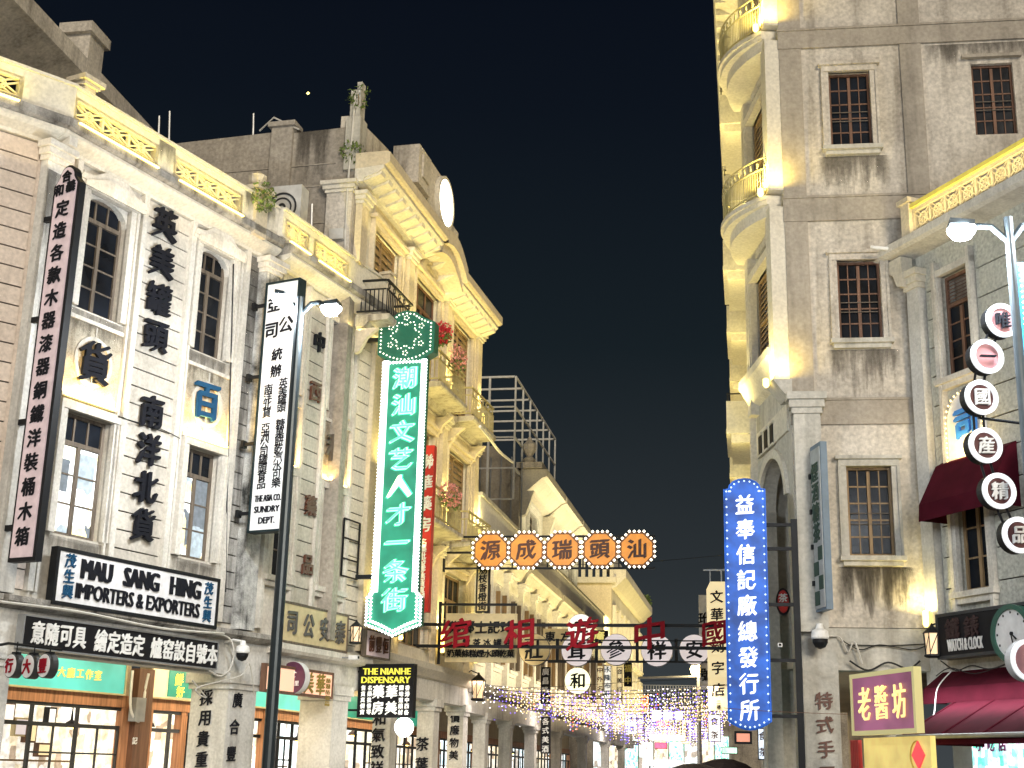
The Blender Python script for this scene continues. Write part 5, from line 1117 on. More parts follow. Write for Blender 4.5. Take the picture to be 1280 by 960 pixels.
lamp_post(across(-6), -6.5, 9.2, [(-.5, 0), (.6, 0)], 'unseen street lamp added for fill on the left of the square behind the viewpoint', power=2200)  # unseen lamp posts added behind the viewpoint as general fill
lamp_post(across(-6), 7.5, 9.2, [(-.5, 0), (.6, 0)], 'unseen street lamp added for fill on the right of the square behind the viewpoint', power=2200)

# ================================================================== the big green neon sign
P_ = A2.perp_right(A2.u(436, 600), 0)
P_ = Fr(P_.Q, B.n)
def gu(px, py): return P_.u(px, py)
cxg = (gu(480, 480)+gu(528, 480))/2; cxb = (gu(468, 720)+gu(526, 720))/2; cx = (cxg+cxb)/2
hwb = (gu(532, 620)-gu(476, 620))/2; z795, z750, z446, z388 = P_.z(491, 796), P_.z(495, 748), P_.z(505, 448), P_.z(507, 389); z784 = P_.z(493, 782)
hwh = (gu(541, 418)-gu(471, 418))/2; hwl = hwb+.12
s = thing('neon_sign', 'tall green neon street sign with hexagon head and thick white bulb edges', 'sign', P_)
body = [(cx-hwb, z446), (cx-hwb, z750+.15), (cx-hwl, z750), (cx-hwl, z784), (cx-hwl*.5, z784-.12), (cx, z795), (cx+hwl*.5, z784-.12), (cx+hwl, z784), (cx+hwl, z750), (cx+hwb, z750+.15), (cx+hwb, z446)]
def inset(P, d):
    a, b, c_, e = min(p[0] for p in P), max(p[0] for p in P), min(p[1] for p in P), max(p[1] for p in P); kx, kz = 1-2*d/(b-a), 1-2*d/(e-c_)
    return [((a+b)/2+(x-(a+b)/2)*kx, (c_+e)/2+(z-(c_+e)/2)*kz) for x, z in P]
obj('sign_box', MB().prism(body, 0, .18), GREEND, s, P_); obj('sign_face', MB().prism(inset(body, .05), -.02, -.001), GREENS, s, P_)
H0 = [(cx-hwh, z446+.12), (cx-hwh, z388-.35), (cx-hwh*.62, z388-.22), (cx-hwh*.3, z388-.05), (cx, z388), (cx+hwh*.3, z388-.05), (cx+hwh*.62, z388-.22), (cx+hwh, z388-.35), (cx+hwh, z446+.12), (cx+hwh*.6, z446-.05), (cx+hwh*.3, z446-.12), (cx, z446-.15), (cx-hwh*.3, z446-.12), (cx-hwh*.6, z446-.05)]
obj('sign_head', MB().prism(H0, -.06, .30), GREEND, s, P_)
def along(P, step, closed=True):
    out = []; n = len(P)
    for i in range(n if closed else n-1):
        a, b = P[i], P[(i+1) % n]; L = hypot(b[0]-a[0], b[1]-a[1]); k = max(1, round(L/step))
        for j in range(k): out.append((a[0]+(b[0]-a[0])*j/k, a[1]+(b[1]-a[1])*j/k))
    return out
m = MB()
for x, z in along(inset(H0, .09), .10): m.blob(x, -.10, z, .024)
hc = (z446+z388)/2-.05
for k in range(30):
    a = 2*pi*k/30; r = .34+.06*cos(6*a); m.blob(cx+r*cos(a), -.10, hc+r*sin(a), .021)
for k in range(6):
    a = pi/6+k*pi/3
    for j in range(5): m.blob(cx+.47*cos(a)+.06*cos(j*1.26), -.10, hc+.47*sin(a)+.06*sin(j*1.26), .019)
obj('bulb', m, BULB, s, P_, kind='stuff')
m = MB(); inn = inset(body, .07)
for P2, st, r in ((inset(body, .02), .085, .045), (inset(body, .12), .085, .045)):
    for x, z in along(P2[1:-1] if 0 else P2, st):
        if z < z446-.05: m.blob(x, -.07, z, r)
obj('bulb', m, BULBC, s, P_, kind='stuff')
wh = glow('white_tube_band', (.86, 1., .93), 1.3)
for q in (1, -1):
    e = MB(); e.box(cx+q*(hwb-.02), cx+q*(hwb-.15), -.05, -.021, z750+.15, z446-.05); obj('tube_band', e, wh, s, P_)
for i, ch in enumerate('潮汕文艺人才一条街'):
    z = P_.z(503, 473)+(P_.z(494, 750)-P_.z(503, 473))*i/8; h = .60
    obj('letter_halo', MB().glyph(ch, cx, -.026, z, h*1.08, h*.98, .004, .085, .04), NEONH, s, P_)  # wider glowing glyph paints the neon's halo round each letter
    outer = MB().glyph(ch, cx, -.035, z, h*1.08, h*.98, .02, .045, .04); inner = MB().glyph(ch, cx, -.06, z, h*1.08, h*.98, .02, .0, .04)
    c = obj('character', outer, NEONG, s, P_); obj('neon_tube', inner, NEONC if i != 4 else BULBY, c, P_)
light(s, (cx, -.9, (z750+z446)/2), (0, 1, 0), (1.0, 6.0), 60, (.35, 1., .65), P_) if 0 else None
light(s, (cx+.95, .2, (z750+z446)/2), (.9, .5, 0), (.3, 5.5), 30, (.5, 1., .75), P_)
obj('bracket', MB().box(cx-hwh-.6, cx-hwb, .1, .2, hc-.05, hc+.05).box(cx-hwb-.5, cx-hwb, .1, .2, z750+.5, z750+.6), IRON, s, P_)
# red vertical sign behind it
P2 = B.perp_right(1.3, 0); xa, xb = P2.u(521, 650), P2.u(540, 650); za, zb = P2.z(535, 557), P2.z(532, 765)
s = board('hanging_sign', 'narrow red vertical sign with white pharmacy characters behind the green neon sign', P2, xa, xb, zb, za, .0, .2, REDP, REDP, .04)
m = MB(); W_ = xb-xa; col(m, P2, '聯華藥房', xa+W_*.5, za-.45, za-2.15, .42); col(m, P2, '名藥批發零售貨真價實', xa+W_*.52, za-2.62, zb+.2, .20); obj('lettering', m, WHITEP, s, P2)

# ================================================================== black dispensary sign, globe, lantern, purple disc
PN = A2.perp_right(A2.u(444, 865)-.0, 0); x0, x1, z0, z1 = PN.u(448, 865), PN.u(517, 865), PN.z(482, 897), PN.z(482, 830)
s = board('hanging_sign', 'square black dispensary sign with yellow English words over white characters', PN, x0, x1, z0, z1, .0, .15, DARKSIGN, IRON, .03)
W_, H_ = x1-x0, z1-z0; m = MB(); word(m, 'THE NIANHE', x0+W_*.08, x1-W_*.06, z1-H_*.20, z1-H_*.08, -.025, bold=.05); word(m, 'DISPENSARY', x0+W_*.06, x1-W_*.06, z1-H_*.36, z1-H_*.24, -.025, bold=.05); obj('lettering', m, glow('yellow_letter', (.75, .70, .08), .55), s, PN)
m = MB(); col(m, PN, '華美', x0+W_*.62, z1-H_*.52, z1-H_*.82, H_*.26); col(m, PN, '藥房', x0+W_*.38, z1-H_*.52, z1-H_*.82, H_*.26)
col(m, PN, '香港中西各', x0+W_*.9, z1-H_*.45, z1-H_*.9, H_*.10); col(m, PN, '國地道藥材', x0+W_*.79, z1-H_*.45, z1-H_*.9, H_*.10); col(m, PN, '名藥批發零', x0+W_*.22, z1-H_*.45, z1-H_*.9, H_*.10); col(m, PN, '售貨真價實', x0+W_*.10, z1-H_*.45, z1-H_*.9, H_*.10)
obj('lettering', m, glow('white_letter', (.9, .9, .85), .5), s, PN); obj('bracket', MB().box(-.2, x0+.02, .05, .1, z1-.2, z1-.15).box(-.2, x0+.02, .05, .1, z0+.15, z0+.2), IRON, s, PN)
PG = across(33); u_, z_ = PG.at(505, 909); g = thing('globe_lamp', 'bright white round globe lamp hanging under the black dispensary sign', 'lamp', PG, None, (u_, 0, z_))
obj('globe', MB().lathe([(.02, -.235)]+[(.235*cos(a), .235*sin(a)) for a in [(-80+16*k)*pi/180 for k in range(11)]]+[(.02, .235)], (0, 0, 0), 20), glow('globe_glow', (1., .98, .95), 4.5), g); obj('cap', MB().lathe([(.08, .23), (.08, .3), (.02, .34)], (0, 0, 0), 10), IRON, g); light(g, (0, -.3, -.1), None, .2, 35, (1., .95, .85), kind='POINT')
def lantern(label, fr, px, py, hp, o=0.):
    u, z = fr.at(px, py, o); h = fr.h(px, py, hp, o); g = thing('wall_lantern', label, 'lantern', fr, None, (u, -o, z)); r = h*.23
    m = MB(); m.lathe([(r*.5, .32*h), (r*1.1, .28*h), (r*.2, .48*h), (.01, .55*h)], (0, 0, 0), 6); m.lathe([(r*.8, -.36*h), (r*1.05, -.33*h), (r*1.05, -.29*h), (r*.8, -.27*h)], (0, 0, 0), 6)
    for k in range(6):
        a = pi/3*k; m.tube([(r*.85*cos(a), r*.85*sin(a), -.3*h), (r*cos(a), r*sin(a), .3*h)], .012, 4); a2 = a+pi/3
        m.tube([(r*.9*cos(a), r*.9*sin(a), -.25*h), (r*.95*cos(a2), r*.95*sin(a2), .25*h)], .008, 4)
    obj('cage', m, IRON, g); obj('lantern_glass', MB().lathe([(r*.72, -.28*h), (r*.85, .28*h)], (0, 0, 0), 6), glow('lantern_glass_'+str(len(MATS)), (1., .72, .42), .45), g)
    obj('bracket', MB().tube([(0, 0, .5*h), (0, o*.5, .6*h), (0, o, .45*h)], .018, 5), IRON, g); return g
lantern('black six-sided lantern between the cream board and the green neon sign', A2, 445, 793, 34, .5); lantern('black cage lantern beside the watch sign', Ef, 1166, 805, 48, .5)
lantern('black lantern on the arcade ledge left of the string lights', B, 598, 862, 40, .5)
PD = A2.perp_right(A2.u(356, 850)+.02, 0); u_, z_ = PD.at(366, 847); g = thing('disc_sign', 'dark purple oval sign with pale pavilion emblem by the lamp post', 'sign', PD, None, (u_, 0, z_)); r = .36
obj('disc_body', MB().disc(0, 0, .2, 0, r*.92, 36, r), SIGNW, g); obj('disc_face', MB().disc(0, -.03, -.001, 0, r*.9, 36, r*.98), PURPLE, g)
m = MB(); m.prism([(-.12, .10), (-.09, .12), (0, .17), (.09, .12), (.12, .10), (.08, .095), (-.08, .095)], -.045, -.031); m.box(-.06, .06, -.045, -.031, .03, .08); m.prism([(-.10, .02), (.10, .02), (.07, -.0), (-.07, -.0)], -.045, -.031); m.box(-.05, -.02, -.045, -.031, -.05, -.005); m.box(.02, .05, -.045, -.031, -.05, -.005)
for i, ch in enumerate('小公里'): m.glyph(ch, -.14+.14*i, -.045, -.13, .12, depth=.012)
obj('emblem', m, WHITEP, g)
def cctv(label, fr, px, py, hp, o, dome=True):
    u, z = fr.at(px, py, o); h = fr.h(px, py, hp, o); g = thing('security_camera', label, 'camera', fr, None, (u, -o, z)); r = h*.33
    if dome:
        obj('housing', MB().lathe([(r*.35, .55*h), (r*.5, .35*h), (r, .25*h), (r*1.08, .0), (r*.98, -.06*h)], (0, 0, 0), 18), WHITEP, g); obj('dome', MB().lathe([(r*.92, -.05*h), (r*.9, -.2*h), (r*.6, -.38*h), (.01, -.45*h)], (0, 0, 0), 18), IRON, g)
        obj('bracket', MB().tube([(0, 0, .5*h), (0, o*.5, .6*h), (0, o, .5*h)], .03, 6), WHITEP, g)
    else:
        obj('housing', MB().box(-r*.6, r*.6, -h*.8, 0, -r*.5, r*.5), WHITEP, g); obj('lens', MB().box(-r*.35, r*.35, -h*.83, -h*.801, -r*.3, r*.3), IRON, g); obj('bracket', MB().box(-.02, .02, 0, o, -.02, .02), STEEL, g)
    return g
cctv('white dome security camera on the pale pillar above the red brown characters', D, 1025, 797, 32, .5); cctv('white dome camera at the top of the pillar beside the black board', A1, 303, 815, 26, .5); cctv('small white box camera above the black dispensary sign', A2, 437, 822, 16, .5, False)
cctv('small box camera on the iron bracket behind the blue sign', across(28.3), 975, 807, 14, .0, False)

# ================================================================== blue vertical sign on the right
BS = across(28.6); x0, x1 = BS.u(908, 760), BS.u(960, 760); z1, z0 = BS.z(928, 612), BS.z(940, 902); cx_ = (x0+x1)/2; hw = (x1-x0)/2
def bl(ins):
    h = hw-ins; P = [(cx_-h, z0+ins)]+[(cx_-h+2*h*k/8, z0+ins-.16*sin(pi*k/8)) for k in range(1, 8)]+[(cx_+h, z0+ins), (cx_+h, z1-ins)]+[(cx_+h*.85, z1-ins)]+[(cx_+h*.78*cos(pi*k/8), z1-ins+.22*sin(pi*k/8)) for k in range(9)]+[(cx_-h*.85, z1-ins), (cx_-h, z1-ins)]; return P
s = thing('hanging_sign', 'bright blue vertical sign with white characters and scalloped bulb edge', 'sign', BS)
obj('sign_box', MB().prism(bl(0), 0, .22), paint('blue_box', (.02, .07, .25), .4), s, BS); obj('sign_face', MB().prism(bl(.02), -.03, -.001), BLUES, s, BS)
m = MB()
for x, z in along(bl(.045), .165): m.blob(x, -.05, z, .024)
obj('bulb', m, BULBS, s, BS, kind='stuff'); m = MB(); m.tube([(x, -.05, z) for x, z in bl(.0)]+[(bl(0)[0][0], -.05, bl(0)[0][1])], .018, 5); obj('sign_rim', m, BLUES, s, BS)
for i, ch in enumerate('益奉信記廠總發行所'): z = BS.z(930, 631)+(BS.z(938, 888)-BS.z(930, 631))*i/8; obj('character', MB().glyph(ch, cx_, -.045, z, .40, .44, .02), glow('white_face_letter', (.9, .95, 1.), .65) if i == 0 else MATS['white_face_letter'], s, BS)
xr = BS.u(990, 700); m = MB()
for yy in (655, 685, 755, 825, 895): z = BS.z(980, yy); m.box(x1-.01 if yy != 655 else x1, xr+.02, .08, .13, z-.035, z+.035)
m.box(xr, xr+.13, .05, .18, .1, BS.z(990, 648)); obj('iron_frame', m, IRON, s, BS)
# green and white edge sign on the concrete corner
FS = Fr(D.pt(.30, .3), -ST*.93+XS*.33); a_, b_ = FS.u(1009, 650), FS.u(1021, 650)
P5 = D.perp_left(.75, 0); P5 = Fr(D.pt(.42, .30), D.n*.95+D.a*.25)
xa, xb = P5.u(1012, 660), P5.u(1023, 660); za, zb = P5.z(1015, 558), P5.z(1022, 765)
s = thing('hanging_sign', 'blue grey edged narrow sign seen from its side on the concrete corner', 'sign', P5); gb = paint('blue_grey_edge', (.12, .18, .24), .5)
obj('sign_box', MB().box(min(xa, -.0), .62, .001, .14, zb, za), gb, s, P5); obj('sign_face', MB().box(.04, .58, -.02, 0, zb+.05, za-.1), paint('dull_grey_face', (.36, .38, .38), .6), s, P5)
m = MB(); col(m, P5, '煙酒糖茶', .3, za-.6, zb+1.6, .42, y=-.03)
for k in range(4): m.box(.06+.26*(k % 2), .32+.24*(k % 2), -.035, -.021, zb+.12+k*.3, zb+.4+k*.3)
obj('lettering', m, paint('deep_green', (.012, .05, .035), .6), s, P5)
for yy in (602, 646, 690, 735): z = P5.z(1005, yy); obj('bracket', MB().box(-.02, .06, -.06, -.02, z-.05, z+.05), IRON, s, P5)
# gold framed shop sign and wall below
KS = plane_vp(250, rng(1105, 26.3), True); x0, x1, z0, z1 = KS.u(1065, 880), KS.u(1146, 880), KS.z(1105, 918), KS.z(1105, 838)
s = board('shop_sign', 'gold framed purple sign with three yellow characters under the concrete building', KS, x0, x1, z0, z1, .0, .12, glow('violet_red_face', (.34, .10, .20), .45, (.16, .04, .08), var=.5, scale=1.), glow('gold_rim', (.70, .62, .28), .32, (.5, .45, .2)), .08)
m = MB(); W_ = x1-x0
for i, ch in enumerate('老醬坊'): m.glyph(ch, x0+W_*(.24+.27*i), -.03, (z0+z1)/2, W_*.19, .60, .03, .0, .02, em=False)
obj('lettering', m, glow('pale_gold_letter', (1., .82, .30), .75), s, KS)
KW = Fr(KS.pt(0, -.25), KS.a); a_, b_ = KW.u(1080, 940), KW.u(1160, 940)
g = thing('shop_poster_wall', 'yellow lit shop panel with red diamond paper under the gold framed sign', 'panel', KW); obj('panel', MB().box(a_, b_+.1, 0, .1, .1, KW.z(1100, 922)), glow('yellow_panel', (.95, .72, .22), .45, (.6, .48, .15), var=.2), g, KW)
u_, z_ = KW.at(1149, 944); obj('diamond_paper', MB().prism([(u_-.22, z_), (u_, z_-.24), (u_+.22, z_), (u_, z_+.24)], -.03, -.001), glow('red_paper', (.85, .05, .07), .7), g, KW); obj('gold_arc', MB().ring(u_-.02, -.028, -.002, z_-.02, .255, .27, 24, .5*pi, 1.4*pi), YELLOWP, g, KW)
x_ = KW.u(1062, 940); g = thing('shop_shelf', 'shelf of red and white goods at the edge of the sauce shop', 'shelf', KW); m = MB()
for k in range(5): m.box(x_+.07*k, x_+.07*k+.05, .02, .1, .1, KW.z(1070, 925))
obj('shelf_upright', m, REDP, g, KW)
g = thing('light_screen', 'bright turquoise and pink lit screen under the maroon awning', 'screen', bk_)
scr = SCR
a_ = bk_.u(1218, 940, .3); obj('screen_face', MB().box(a_, a_+3, -.36, -.30, .8, 3.2), scr, g, bk_)
for i in range(3): u_, z_ = bk_.at(1224+14*i, 930, .4); obj('character', MB().glyph('小吃店'[i], u_, -.38, z_, .22, .3, .02), paint('purple_letter', (.35, .05, .30), .5) if i == 0 else MATS['purple_letter'], g, bk_)

# ================================================================== trusses and signs that span the street
TR = across(39.3)
s = thing('sign_truss', 'black iron truss over the street carrying the orange octagon signs', 'frame', TR)
xa, xb = TR.u(552, 688), TR.u(818, 688); za, zb = TR.z(680, 669), TR.z(680, 709); m = MB()
m.box(xa, xb, .2, .26, za-.03, za+.03); m.box(xa, xb, .2, .26, zb-.03, zb+.03); m.box(xa-.06, xa+.06, .16, .30, zb-.1, za+.1); m.box(xa, TR.u(598, 690), .2, .26, (za+zb)/2-.03, (za+zb)/2+.03)
for k in range(1, 6): x = xa+(xb-xa)*k/6; m.box(x-.02, x+.02, .21, .25, zb, za)
obj('rail', m, IRON, s, TR)
nm = ['leftmost', 'second from the left', 'middle', 'second from the right', 'rightmost']
for i, (ch, px) in enumerate(zip('源成瑞頭汕', (613.5, 658, 703, 750, 796))):
    u, z = TR.at(px, 688-i*.4); R_ = TR.wpx(px, 688, 41)/2
    g = thing('octagon_sign', f'orange octagon sign with bulb rim, {nm[i]} on the truss over the street', 'sign', TR, 'octagon signs over the street', (u, 0, z))
    oc = lambda r: [(r*cos(pi/8+k*pi/4), r*sin(pi/8+k*pi/4)) for k in range(8)]
    obj('sign_box', MB().prism(oc(R_*1.18), 0, .18), WOODR, g); obj('sign_face', MB().prism(oc(R_), -.03, -.001), ORANGE, g)
    m = MB()
    for x, zz in along(oc(R_*1.18), R_*1.18*2*sin(pi/8)/3): m.blob(x, -.03, zz, .045)
    obj('bulb', m, BULB, g, kind='stuff'); obj('character', MB().glyph(ch, 0, -.05, 0, R_*1.25, R_*1.25, .02, .036), BROWNINK, g)
TB = across(38.2)
s = thing('sign_truss', 'two long black rails across the whole street carrying red calligraphy', 'frame', TB)
m = MB(); ra, rb = TB.z(700, 781), TB.z(700, 808.5); m.box(TB.u(527, 781), TB.u(948, 781), .05, .11, ra-.045, ra+.045); m.box(TB.u(495, 808), TB.u(948, 808), .05, .11, rb-.045, rb+.045); obj('rail', m, WOODR if 0 else IRON, s, TB)
for i, (ch, px, hp) in enumerate((('绾', 570, 38), ('相', 649, 38), ('遊', 728, 40), ('中', 812, 42), ('國', 893, 32))):
    u, z = TB.at(px, 792); h = TB.h(px, 792, hp)
    lab = ['red calligraphy character before the cream goods board', 'red calligraphy character with two parts over the middle of the street', 'dense red calligraphy character over the white disc', 'simple red calligraphy character standing against the night sky', 'red neon character before the cream engraving shop sign'][i]
    g = thing('calligraphy_character', lab, 'character', TB, 'red characters on the long rails', (u, 0, z)); obj('stroke', MB().glyph(ch, 0, 0, 0, h*1.08, h*1.02, .08, .022, .16), REDCH, g)
    if i == 4: obj('rim', MB().ring(0, -.02, .02, 0, h*.46, h*.5, 24), REDCH, g)
def hboard(label, dep, x0, y0, x1, y1, face, rim, bw=.04, th=.1, **k):
    f = across(dep); return board('hanging_board', label, f, f.u(x0, (y0+y1)/2), f.u(x1, (y0+y1)/2), f.z((x0+x1)/2, y1), f.z((x0+x1)/2, y0), 0, th, face, rim, bw, **k), f, f.u(x0, (y0+y1)/2), f.u(x1, (y0+y1)/2), f.z((x0+x1)/2, y1), f.z((x0+x1)/2, y0)
s, f, xa, xb, za, zb = hboard('cream goods board with two rows of small black characters behind the red rails', 38.9, 557, 767, 646, 828, CREAMS, CREAMS)
CR = LITC; W_, H_ = xb-xa, zb-za; m = MB()
for i, ch in enumerate('鄭鄉土記玲'): m.glyph(ch, xa+W_*(.14+.18*i), -.03, zb-H_*.28, H_*.27, depth=.02)
for i, ch in enumerate('雪茶冰罐餅'): m.glyph(ch, xa+W_*(.30+.145*i), -.03, zb-H_*.60, H_*.17, depth=.02)
for i, ch in enumerate('奶菓條糕煙水頭乾菓'): m.glyph(ch, xa+W_*(.08+.105*i), -.03, zb-H_*.82, H_*.17, depth=.02)
obj('lettering', m, INK, s, f)
m = MB(); x_ = f.u(549, 790); m.box(x_-.04, x_+.04, .02, .08, f.z(549, 830), f.z(549, 752)); m.box(x_, f.u(646, 756), .02, .08, f.z(600, 757), f.z(600, 754)); obj('hanger', m, IRON, s, f)
s, f, xa, xb, za, zb = hboard('narrow cream vertical sign with black rim hanging under the first octagon', 39.9, 595, 708, 612, 766, CREAMS, IRON, .05)
m = MB(); col(m, f, '荔枝香橙街', (xa+xb)/2, zb-.1, za+.2, .27); obj('lettering', m, INK, s, f)
s, f, xa, xb, za, zb = hboard('small cream board with two black characters behind the red rails', 48, 679, 786, 716, 806, CREAMS, CREAMS); m = MB(); m.glyph('東', xa+.25, -.03, (za+zb)/2, .38, depth=.02); m.glyph('方', xb-.25, -.03, (za+zb)/2, .38, depth=.02); obj('lettering', m, INK, s, f)
s, f, xa, xb, za, zb = hboard('small black board with a gold character beside the dense red character', 49, 738, 788, 760, 804, DARKSIGN, IRON); m = MB(); m.glyph('廣', (xa+xb)/2, -.03, (za+zb)/2, .4, depth=.02); obj('lettering', m, glow('gold_letter', (.8, .7, .2), .6), s, f)
for lab, dep, x0, y0, x1, y1, txt, face, ink, rim in (
    ('upper narrow black vertical sign with white characters right of the small lantern', 47, 676, 834, 688, 880, '廣昌隆行', DARKSIGN, WHITEP, IRON),
    ('lower narrow black vertical wine sign with white characters among the pillars', 46, 676, 896, 688, 942, '各式美酒', DARKSIGN, WHITEP, IRON),
    ('thin yellow vertical sign with small rows of characters left of the blue lettered one', 55, 746, 832, 754, 890, '中外名茶行', LITC, BROWNINK, CREAMS),
    ('thin white vertical sign with blue characters under the ginseng disc', 54, 755, 832, 764, 882, '永隆布莊號', LITW, BLUEP, SIGNW),
    ('thin yellow vertical sign beside the small black hanging board', 56, 771, 834, 778, 890, '合美行記店', LITC, INK, CREAMS),
    ('small black hanging board with yellow characters at the end of the row', 54, 780, 828, 790, 858, '福中', DARKSIGN, YELLOWP, IRON)):
    s, f, xa, xb, za, zb = hboard(lab, dep, x0, y0, x1, y1, face, rim, .03); m = MB(); hh = (zb-za)/len(txt); col(m, f, txt, (xa+xb)/2, zb-hh*.5, za+hh*.5, min(hh*.8, (xb-xa)*.95)); obj('lettering', m, ink, s, f)
# white round lamps with characters
RD = across(44)
s = thing('sign_truss', 'third iron rail behind the red calligraphy with a row of pale round signs', 'frame', RD); m = MB()
z_ = RD.z(770, 826); m.box(RD.u(655, 826), RD.u(905, 826), .1, .16, z_-.02, z_+.02); z_ = RD.z(770, 800); m.box(RD.u(655, 800), RD.u(905, 800), .1, .16, z_-.02, z_+.02)
for px in (696, 745, 796, 845): x = RD.u(px, 812); m.box(x-.05, x+.05, .1, .16, RD.z(px, 828), RD.z(px, 798)); m.box(x-.3, x+.3, .09, .17, RD.z(px, 827)-.03, RD.z(px, 827)+.03)
obj('rail', m, IRON, s, RD)
for i, (ch, px, py, rp_, face, lab, dep) in enumerate((('壯', 668, 812, 19, CREAMS, 'yellowish round sign at the left end of the pale round row', 46), ('茸', 721, 813, 19, DISC, 'round pale sign directly above the bright yellow rimmed disc', 46), ('參', 770, 812, 19, DISC, 'round pale sign with the ginseng character in the middle of the row', 46), ('祥', 821, 813, 19.5, DISC, 'round pale sign partly behind the simple red character', 46), ('安', 868, 812, 18.5, DISC, 'round pale sign at the right end beside the cream engraving sign', 46), ('和', 722, 851, 16, DISCY, 'bright lit round sign with a black character hanging below the row', 47), ('二', 726, 784, 16, LITW, 'white half hidden round sign behind the dense red character', 44))):
    f = across(dep); u, z = f.at(px, py); r = f.wpx(px, py, rp_*2)/2; g = thing('disc_sign', lab, 'sign', f, 'round signs over the street' if i < 5 else None, (u, 0, z))
    obj('disc_body', MB().disc(0, 0, .2, 0, r*1.03, 32), DARKGREY, g); obj('disc_face', MB().disc(0, -.02, -.001, 0, r, 32), face, g); obj('character', MB().glyph(ch, 0, -.04, 0, r*1.25, r*1.25, .02, .03), INK, g)
# cream engraving sign pair
s, f, xa, xb, za, zb = hboard('pale vertical sign half hidden behind the cream engraving sign', 47, 874, 744, 890, 862, SIGNW, SIGNW); m = MB(); m.glyph('玳', xa+.2, -.03, zb-.8, .45, depth=.02); m.glyph('號', xa+.25, -.03, za+.5, .45, depth=.02); obj('lettering', m, INK, s, f)
f = across(43.5); xa, xb, za, zb = f.u(884, 800), f.u(908, 800), f.z(896, 888), f.z(896, 727)
s = thing('hanging_sign', 'cream vertical engraving shop sign with clipped top beside the blue sign', 'sign', f); obj('sign_box', MB().prism([(xa, za), (xb, za), (xb, zb), (xa+.12, zb), (xa, zb-.25)], 0, .15), LITC, s, f); m = MB(); col(m, f, '文華', (xa+xb)/2+.02, f.z(898, 746), f.z(898, 768), .42); col(m, f, '刻字店', (xa+xb)/2+.02, f.z(898, 808), f.z(898, 862), .42); col(m, f, '二樓', (xa+xb)/2+.02, f.z(898, 878), f.z(898, 884), .14); obj('lettering', m, INK, s, f)
obj('bracket', MB().box(xa-.1, xb+.1, .05, .1, zb+.35, zb+.4).box(xa+.1, xa+.14, .05, .09, zb, zb+.35).box(xb-.14, xb-.1, .05, .09, zb, zb+.35), STEEL, s, f)
s, f, xa, xb, za, zb = hboard('small orange red sign with black rim under the blue vertical sign', 33, 918, 914, 940, 930, glow('salmon_face', (.9, .35, .22), .6), IRON, .05)
f = across(31); u_, z_ = f.at(979, 752); s = thing('disc_sign', 'tilted oval red and white sign on the iron frame behind the blue sign', 'sign', f, None, (u_, 0, z_)); obj('disc_body', MB().disc(0, 0, .1, 0, .16, 24, .30), IRON, s); obj('disc_face', MB().disc(0, -.02, -.001, 0, .12, 24, .25), REDP, s); m = MB(); m.glyph('茶', 0, -.035, .08, .2, depth=.012); obj('lettering', m, WHITEP, s)
# board hung above the dispensary sign, and arcade pillar lettering of building B
bb_ = Fr(B.pt(.2, .4), A2.a); s = board('shop_sign', 'tilted pinkish board with gold characters under the tip of the green neon sign', bb_, bb_.u(456, 808), bb_.u(487, 812), bb_.z(470, 823), bb_.z(470, 788), 0, .1, PINKW, WOODW, .04)
m = MB(); a_, b_ = bb_.u(456, 808), bb_.u(487, 812)
for i, ch in enumerate('前豐恒'): m.glyph(ch, a_+(b_-a_)*(.22+.28*i), -.03, (bb_.z(470, 823)+bb_.z(470, 788))/2, .3, .42, .02)
obj('lettering', m, BROWNINK, s, bb_)
for i, (txt, x0, y0, x1, y1, hp, lab) in enumerate((('和氣致祥', 474, 898, 471, 960, 19, 'black brush characters down the pillar under the dispensary sign'), ('茶葉行', 528, 930, 526, 980, 18, 'black tea characters down the second pillar of the ornate building'), ('價廉物美', 569, 897, 567, 944, 13, 'four small black characters down the third pillar of the ornate building'))):
    f = B.perp_right(bp_[i], 0); tt = thing('pillar_lettering', lab, 'sign', f)
    wallsign_text(tt, f, txt, x0, y0, x1, y1, hp, INK, .02, .012)

# ================================================================== upper left roof slope beyond the shophouse
GR = plane_vp(945, rng(185, 45)); t = thing('gabled_building', 'big shadowed building with sloping concrete eaves rising behind the corner shophouse', 'building', GR)
zr = GR.z(108, 88, 1.5); a_, b_ = GR.u(-60, 100, 1.5), GR.u(182, 160, 1.5)
obj('wall', MB().box(a_, b_, 0, .4, 8, zr-.2), PILLAR, t, GR); obj('eaves', MB().profile([(0, zr-.9), (-1.3, zr-.2), (-1.5, zr-.15), (-1.5, zr+.35), (0, zr+.5)], a_, b_+.5), CONC, t, GR)
obj('soffit_board', MB().profile([(0, zr-2.2), (-.25, zr-2.1), (-.3, zr-1.6), (0, zr-1.5)], a_, b_), CREAM, t, GR)
pu = GR.u(106, 76, 1.1); obj('roof_post', MB().box(pu-.4, pu+.4, -1.4, -.7, zr+.2, zr+1.2).box(pu-.55, pu+.55, -1.5, -.55, zr+1.201, zr+1.5), CONC, t, GR)
wz = GR.z(8, 60); wu = GR.u(5, 70); window(t, Fr(GR.pt(0, .3), GR.a), wu-1.2, wu+.6, wz-1.6, wz, rec=.1, rows=3)
obj('building_body', MB().box(a_, b_, .41, 12, 6, zr-.3), GREYW, t, GR)
# tiny point of light in the sky
f = across(600); u_, z_ = f.at(385, 116.5); tag(obj('star', MB().blob(0, 0, 0, .95), glow('star_glow', (1., .85, .25), 3.), None, f.M @ Matrix.Translation((u_, 0, z_))), 'tiny yellow point of light in the night sky above the grey wall', 'star')

